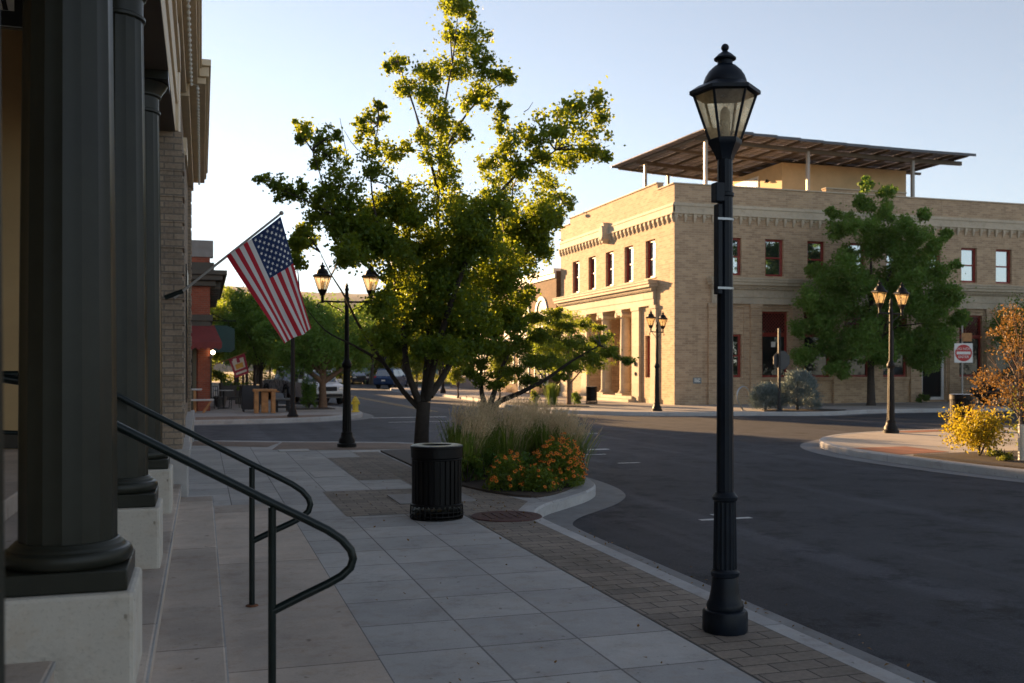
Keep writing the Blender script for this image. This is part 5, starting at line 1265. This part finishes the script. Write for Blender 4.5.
for x in (1.5, 2.05):
    for s in (-1, 1): m.box(x-.03, x+.03, 39+s*.33-.02, 39+s*.33+.02, 0, .1)
m.build('feet', 'black_paint', bd)
bk = thing('bench', 'dark bench with pale seat between the wooden table and the grey lamp post', 'bench', (2.95, 38.6, 0))
m = MB(); m.box(2.55, 3.25, 38.0, 39.2, .44, .50); m.build('seat', 'planter_grey', bk, bevel=.01)
for y in (38.15, 39.05):
    m = MB(); m.box(2.65, 2.72, y-.05, y+.05, 0, .44); m.box(3.08, 3.15, y-.05, y+.05, 0, .44); m.box(2.65, 3.15, y-.04, y+.04, .15, .2); m.build('leg', 'black_paint', bk)
pk = thing('picnic_bench', 'end of a wooden bench by the door under the maroon awning', 'bench', (-.1, 38.4, 0))
m = MB(); m.box(-.9, .42, 38.3, 38.62, .44, .50); m.box(-.9, .0, 38.75, 39.2, .82, .88); m.build('seat', 'plate_pale', pk, bevel=.01)
m = MB()
for y in (38.36, 38.52): m.add([(.30, y, .44), (.36, y, .44), (.10, y, 0), (.0, y, 0), (.30, y+.05, .44), (.36, y+.05, .44), (.10, y+.05, 0), (.0, y+.05, 0)], [(0, 1, 2, 3), (7, 6, 5, 4), (0, 4, 5, 1), (1, 5, 6, 2), (2, 6, 7, 3), (3, 7, 4, 0)])
m.box(-.3, -.2, 38.8, 39.1, 0, .82); m.build('leg', 'wood', pk)
bt = thing('bistro_table', 'dark round bistro table with pale top outside the red brick building', 'table', (.85, 42.3, 0))
m = MB(); m.lathe([(.38, .72), (.38, .75)], 24, (.85, 42.3, 0)); m.build('tabletop', 'plate_pale', bt)
m = MB(); m.tube([(.85, 42.3, 0), (.85, 42.3, .72)], .03, 8); m.lathe([(.25, 0), (.22, .03), (.03, .05)], 16, (.85, 42.3, 0)); m.build('pedestal', 'black_paint', bt)
def bistro_chair(label, loc, rz):
    t = thing('bistro_chair', label, 'chair', loc, rz, 'bistro chairs')
    m = MB(); m.box(-.2, .2, -.2, .2, .43, .46); m.build('seat', 'black_paint', t, world=False)
    m = MB(); m.tube([(-.2, .19, .45), (-.19, .24, .92), (.19, .24, .92), (.2, .19, .45)], .016, 6)
    for k in (-.1, 0, .1): m.tube([(k, .2, .46), (k, .24, .92)], .01, 5)
    m.build('backrest', 'black_paint', t, world=False)
    for sx in (-1, 1):
        for sy in (-1, 1): m = MB(); m.tube([(sx*.17, sy*.17, .44), (sx*.21, sy*.21, 0)], .015, 6); m.build('leg', 'black_paint', t, world=False)
    return t
ch = bistro_chair('black metal bistro chair at the right of the bistro table', (1.30, 42.2, 0), -1.4)
dup(ch, (.55, 41.85, 0), 2.6, 'black metal bistro chair at the left of the bistro table')
tp_ = thing('potted_topiary', 'round clipped tree on a bare stem in a pot behind the bistro table', 'potted plant', (.75, 44.0, 0))
m = MB(); m.lathe([(.2, 0), (.28, .45), (.25, .45)], 16, (.75, 44, 0)); m.build('pot', 'planter_grey', tp_)
m = MB(); m.tube([(.75, 44, .4), (.75, 44, 1.1)], .025, 6); m.build('stem', 'bark', tp_)
leaves('foliage', 'leaf_dark', tp_, clump_pts((.75, 44, 1.35), .38, 900), .08)
def planter_box(label, loc, sx, sy, h, mat='planter_grey'):
    t = thing('planter_box', label, 'planter', loc, 0, 'planter boxes on the left pavement'); x, y, z = loc
    m = MB(); m.box(x-sx, x+sx, y-sy, y-sy+.06, 0, h); m.box(x-sx, x+sx, y+sy-.06, y+sy, 0, h); m.box(x-sx, x-sx+.06, y-sy+.06, y+sy-.06, 0, h); m.box(x+sx-.06, x+sx, y-sy+.06, y+sy-.06, 0, h); m.build('box', mat, t, bevel=.008)
    m = MB(); m.box(x-sx+.06, x+sx-.06, y-sy+.06, y+sy-.06, 0, h-.07); m.build('soil', 'soil', t)
    leaves('plants', 'leaf_dark', t, NPR.uniform(-1, 1, (260, 3))*np.array([sx*.8, sy*.8, .12])+np.array([x, y, h+.03]), .1)
planter_box('grey tapered planter box nearest the wooden table', (1.85, 47.6, 0), .38, .38, .62)
planter_box('long grey planter box beyond the nearest one', (1.75, 53.5, 0), .9, .5, .75)
planter_box('small dark planter box farthest along the left pavement', (1.35, 60.5, 0), .4, .4, .8)
hy = thing('fire_hydrant', 'small yellow fire hydrant on the far left kerb corner', 'hydrant', (5.5, 37.4, 0))
m = MB(); m.lathe([(.16, 0), (.16, .04), (.11, .06), (.11, .38), (.14, .39), (.14, .43), (.11, .45), (.09, .52), (.03, .56), (.03, .60)], 14, (5.5, 37.4, 0)); m.build('barrel', 'yellow_paint', hy, smooth=40)
m = MB(); m.tube([(5.34, 37.4, .33), (5.66, 37.4, .33)], .05, 8); m.tube([(5.5, 37.4, .30), (5.5, 37.24, .30)], .065, 8); m.build('outlets', 'yellow_paint', hy)

# ------------------------------------------------------------------ cars (front towards +y in their own space)
def car(label, loc, rz, paint, kind='suv'):
    t = thing('parked_car', label, 'car', loc, rz); W_ = .92
    if kind == 'suv':
        low = [(-2.25, .38), (-2.3, .62), (-2.28, .95), (-2.15, 1.05), (.95, 1.08), (1.25, 1.03), (2.1, .93), (2.3, .78), (2.32, .45), (2.2, .32), (-2.1, .32)]
        cab = ((-2.12, -1.85), (1.05, .3)); zt = 1.72
    elif kind == 'pickup':
        low = [(-2.9, .45), (-2.92, 1.05), (-2.85, 1.12), (-.8, 1.14), (1.0, 1.18), (1.35, 1.15), (2.35, 1.08), (2.52, .95), (2.55, .5), (2.4, .4), (-2.7, .4)]
        cab = ((-.9, -.65), (1.2, .5)); zt = 1.88; W_ = .99
    else:
        low = [(-2.2, .35), (-2.28, .6), (-2.25, .88), (-2.1, .95), (1.0, .93), (1.5, .88), (2.15, .74), (2.28, .55), (2.25, .3), (-2.1, .28)]
        cab = ((-1.9, -1.2), (1.05, .1)); zt = 1.42
    bz_ = [z for y, z in low if z > .8]; zb = max(z for y, z in low)-.04
    m = MB(); n = len(low)
    secs = [(-1, .88), (-.93, 1.0), (.93, 1.0), (1, .88)]
    vs = []
    for sx, k in secs:
        for y, z in low: vs.append((sx*W_, y*(.985 if k < 1 else 1), .62+(z-.62)*k if k < 1 else z))
    fs = [(s*n+i, s*n+(i+1) % n, (s+1)*n+(i+1) % n, (s+1)*n+i) for s in range(3) for i in range(n)]+[tuple(range(n)), tuple(range(4*n-1, 3*n-1, -1))]
    m.add(vs, fs)
    m.build('body', paint, t, smooth=35, world=False, bevel=.03)
    (yb0, yt0), (yb1, yt1) = cab; wb, wt_ = W_*.95, W_*.74
    m = MB(); B = [(-wb, yb0, zb), (wb, yb0, zb), (wb, yb1, zb), (-wb, yb1, zb)]; Tt = [(-wt_, yt0, zt), (wt_, yt0, zt), (wt_, yt1, zt), (-wt_, yt1, zt)]
    m.add(B+Tt, [(0, 1, 5, 4), (1, 2, 6, 5), (2, 3, 7, 6), (3, 0, 4, 7), (4, 5, 6, 7)]); m.build('cabin', paint, t, smooth=30, world=False, bevel=.05)
    def pane(a, b, c, d, k0=.07, k1=.93, kz0=.08, kz1=.86):
        a, b, c, d = map(Vector, (a, b, c, d)); f = lambda u, v: a.lerp(b, u).lerp(d.lerp(c, u), v)
        q = [f(k0, kz0), f(k1, kz0), f(k1, kz1), f(k0, kz1)]; nn = (q[1]-q[0]).cross(q[3]-q[0]).normalized()*.015; g = MB(); g.quad(*[p+nn for p in q]); return g
    pane(B[2], B[3], Tt[3], Tt[2]).build('windscreen', 'car_glass', t, world=False)
    pane(B[0], B[1], Tt[1], Tt[0]).build('rear_window', 'car_glass', t, world=False)
    for i, j in ((1, 2), (3, 0)):
        pane(B[i], B[j], Tt[j], Tt[i], .06, .47).build('side_window', 'car_glass', t, world=False); pane(B[i], B[j], Tt[j], Tt[i], .52, .93).build('side_window', 'car_glass', t, world=False)
    yf = low[7][0] if kind != 'car' else 2.28; yr = low[0][0]
    wx = W_-.10; wr = .36 if kind != 'pickup' else .40
    for y in (yr+.85, yf-.85):
        for s in (-1, 1):
            w = MB(); w.lathe([(wr*.62, -.11), (wr*.95, -.11), (wr, -.07), (wr, .07), (wr*.95, .11), (wr*.62, .11)], 22, cap=True); w.xf(Matrix.Translation((s*wx, y, wr)) @ Matrix.Rotation(PI/2, 4, 'Y')); wo = w.build('wheel', 'tyre', t, smooth=40, world=False)
            r_ = MB(); r_.lathe([(wr*.6, -.115), (wr*.55, -.09), (wr*.2, -.10), (wr*.15, -.12)] if s < 0 else [(wr*.15, .12), (wr*.2, .10), (wr*.55, .09), (wr*.6, .115)], 22)
            r_.xf(Matrix.Translation((s*wx, y, wr)) @ Matrix.Rotation(PI/2, 4, 'Y')); r_.build('rim', 'chrome', wo, smooth=40, world=False)
            a_ = MB(); K = 14; q = [(s*(W_+.012), y+(wr+.09)*math.cos(PI*k/K), wr+(wr+.09)*math.sin(PI*k/K)) for k in range(K+1)]; a_.tube(q, .045, 6); a_.build('wheel_arch', 'tyre', t, world=False)
    zl = .80 if kind != 'pickup' else .92
    for s in (-1, 1):
        m = MB(); m.box(s*W_*.58, s*W_*.95, yf-.12, yf+.015, zl-.09, zl+.07); m.build('headlight', 'headlamp', t, world=False, bevel=.02)
        m = MB(); m.box(s*W_*.74, s*W_*.97, yr-.02, yr+.12, .85, 1.1); m.build('tail_light', 'taillamp', t, world=False, bevel=.02)
        m = MB(); m.box(s*(W_-.02), s*(W_+.2), yb1-.45, yb1-.3, zb+.02, zb+.2); m.build('mirror', paint, t, world=False, bevel=.03)
    m = MB(); m.box(-W_*.5, W_*.5, yf-.02, yf+.02, zl-.14, zl+.08); m.box(-W_*.8, W_*.8, yf-.02, yf+.03, .38, .52); m.build('grille', 'black_paint', t, world=False, bevel=.01)
    for ya, za, zb_ in ((yr, .42, .62), (yf, .53, .63)):
        m = MB(); m.box(-W_*.9, W_*.9, ya-.055, ya+.05, za, zb_); m.build('bumper', 'tyre' if kind == 'pickup' else paint, t, world=False, bevel=.02)
    m = MB(); m.box(-.16, .16, yr-.075, yr-.06, .66, .78); m.build('number_plate', 'sign_white', t, world=False)
    if kind == 'suv':
        m = MB()
        for s in (-1, 1): m.tube([(s*wt_*.9, yt0+.15, zt+.03), (s*wt_*.9, yt1-.1, zt+.05)], .02, 6)
        m.build('roof_rails', 'black_paint', t, world=False)
    return t
car('blue grey pickup truck facing the viewer, parked beyond the trees on the left', tuple(at(294, 404, 57))[:2]+(ROADZ,), PI+.22, 'car_silver', 'pickup')
car('white car facing the viewer, parked behind the tan tree trunk on the left', tuple(at(317, 404, 51))[:2]+(ROADZ,), PI+.12, 'car_white', 'suv')
car('dark blue car seen from behind through the maple stems, far along the right kerb', (16.2, 87.6, ROADZ), -.55, 'car_blue', 'suv')
car('dark grey car partly hidden behind the dry orange tree at right', (35.6, 36.2, 0), PI/2+.1, 'car_dark_grey', 'suv')
car('small dark car far down the street, left of the blue car', tuple(at(358, 380, 110))[:2]+(ROADZ,), PI, 'car_dark', 'car')

# fallen leaves and grit caught along the kerb and on the paving
P = []
for i in range(300):
    u = NPR.rand()
    if u < .45: x, y = 3.75+abs(NPR.normal())*.16, NPR.uniform(2, 10.3); z = ROADZ+.02
    elif u < .75: x, y = NPR.uniform(2.7, 3.9), 11.2+NPR.normal()*1.1; z = .02 if x < 3.5 and y < 13 else -9
    else: x, y = NPR.uniform(1.0, 3.4), NPR.uniform(3, 16); z = .012
    if z > -1: P.append((x, y, z))
hold = bpy.data.objects.new('tmp', None); C.objects.link(hold)
lo_ = leaves('leaf_litter', 'leaf_orange', hold, np.array(P), .035, up=3.0); lo_.parent = None; bpy.data.objects.remove(hold); lo_['kind'] = 'stuff'
for v in lo_.data.vertices: v.co.z = max(v.co.z, -.137 if v.co.z < -.05 else .007)

# ------------------------------------------------------------------ hills
m = MB(); na, nr = 150, 16; rs = np.random.RandomState(2)
from mathutils import noise as mn
for j in range(nr):
    r = 700+j*45
    for i in range(na):
        a = math.radians(-75+150*i/(na-1)); t = j/(nr-1)
        ridge = 102+10*math.sin(a*5+1)+8*mn.fractal(Vector((a*9, 1.7, 0)), 1, 2, 4)
        hgt = (ridge*(t**.8) if t < .75 else ridge*(.75**.8)+(t-.75)*40)*1.06
        hgt += 8*mn.fractal(Vector((a*14, j*.5, 3)), 1, 2, 5)*t
        m.v.append((r*math.sin(a), r*math.cos(a), hgt-2))
m.f = [(j*na+i, j*na+i+1, (j+1)*na+i+1, (j+1)*na+i) for j in range(nr-1) for i in range(na-1)]
struct('hills', m, 'hill', smooth=180)

# ------------------------------------------------------------------ air
def hazebox(density):
    mt = bpy.data.materials.new('haze_air'); mt.use_nodes = True; nt = mt.node_tree; nt.nodes.clear()
    out = nt.nodes.new('ShaderNodeOutputMaterial'); v = nt.nodes.new('ShaderNodeVolumePrincipled')
    v.inputs['Color'].default_value = (.85, .86, .9, 1); v.inputs['Density'].default_value = density; v.inputs['Anisotropy'].default_value = .1
    nt.links.new(v.outputs[0], out.inputs['Volume']); MATS['haze_air'] = mt
    m = MB(); m.box(-1560, 1560, -340, 1660, -2.2, 150); o = m.build('haze', 'haze_air'); o['kind'] = 'stuff'; return o
HAZE = 0.00006
if HAZE: hazebox(HAZE)

# ------------------------------------------------------------------ sky, sun, camera
SUN_AZ = math.radians(-20)      # measured from +Y towards +X
SUN_EL = math.radians(10)
w = bpy.data.worlds.new('World'); sc.world = w; w.use_nodes = True
nt = w.node_tree; bg = nt.nodes['Background']
sky = nt.nodes.new('ShaderNodeTexSky'); sky.sky_type = 'NISHITA'; sky.sun_disc = False
sky.sun_elevation = SUN_EL; sky.sun_rotation = SUN_AZ; sky.altitude = 300; sky.air_density = 1.0; sky.dust_density = .1; sky.ozone_density = 3.2
hs_ = nt.nodes.new('ShaderNodeHueSaturation'); hs_.inputs['Saturation'].default_value = .5; nt.links.new(sky.outputs[0], hs_.inputs['Color']); nt.links.new(hs_.outputs[0], bg.inputs[0]); bg.inputs[1].default_value = .056
ld = bpy.data.lights.new('sun', 'SUN'); ld.energy = 5.0; ld.angle = math.radians(.5); ld.color = (1, .62, .30)
so = bpy.data.objects.new('sun', ld); C.objects.link(so)
sd = Vector((math.sin(SUN_AZ)*math.cos(SUN_EL), math.cos(SUN_AZ)*math.cos(SUN_EL), math.sin(SUN_EL)))
so.rotation_euler = (-sd).to_track_quat('-Z', 'Y').to_euler(); so.location = (0, 0, 60)

cam = bpy.data.cameras.new('camera'); co = bpy.data.objects.new('camera', cam); C.objects.link(co); sc.camera = co
co.location = (0, 0, EYE); co.rotation_euler = (PI/2, 0, -YAW)
cam.sensor_width = 36; cam.lens = 36*CAMF/1024; cam.shift_y = (368-341.5)/1024; cam.clip_start = .05; cam.clip_end = 6000
cam.dof.use_dof = True; cam.dof.focus_distance = 8.5; cam.dof.aperture_fstop = 3.2
vs = sc.view_settings; vs.view_transform = 'Standard'; vs.look = 'None'; vs.exposure = 2.05; vs.gamma = 1; vs.use_curve_mapping = False
sc.cycles.use_denoising = True
sc.cycles.max_bounces = 8; sc.cycles.transparent_max_bounces = 24; sc.cycles.volume_bounces = 0
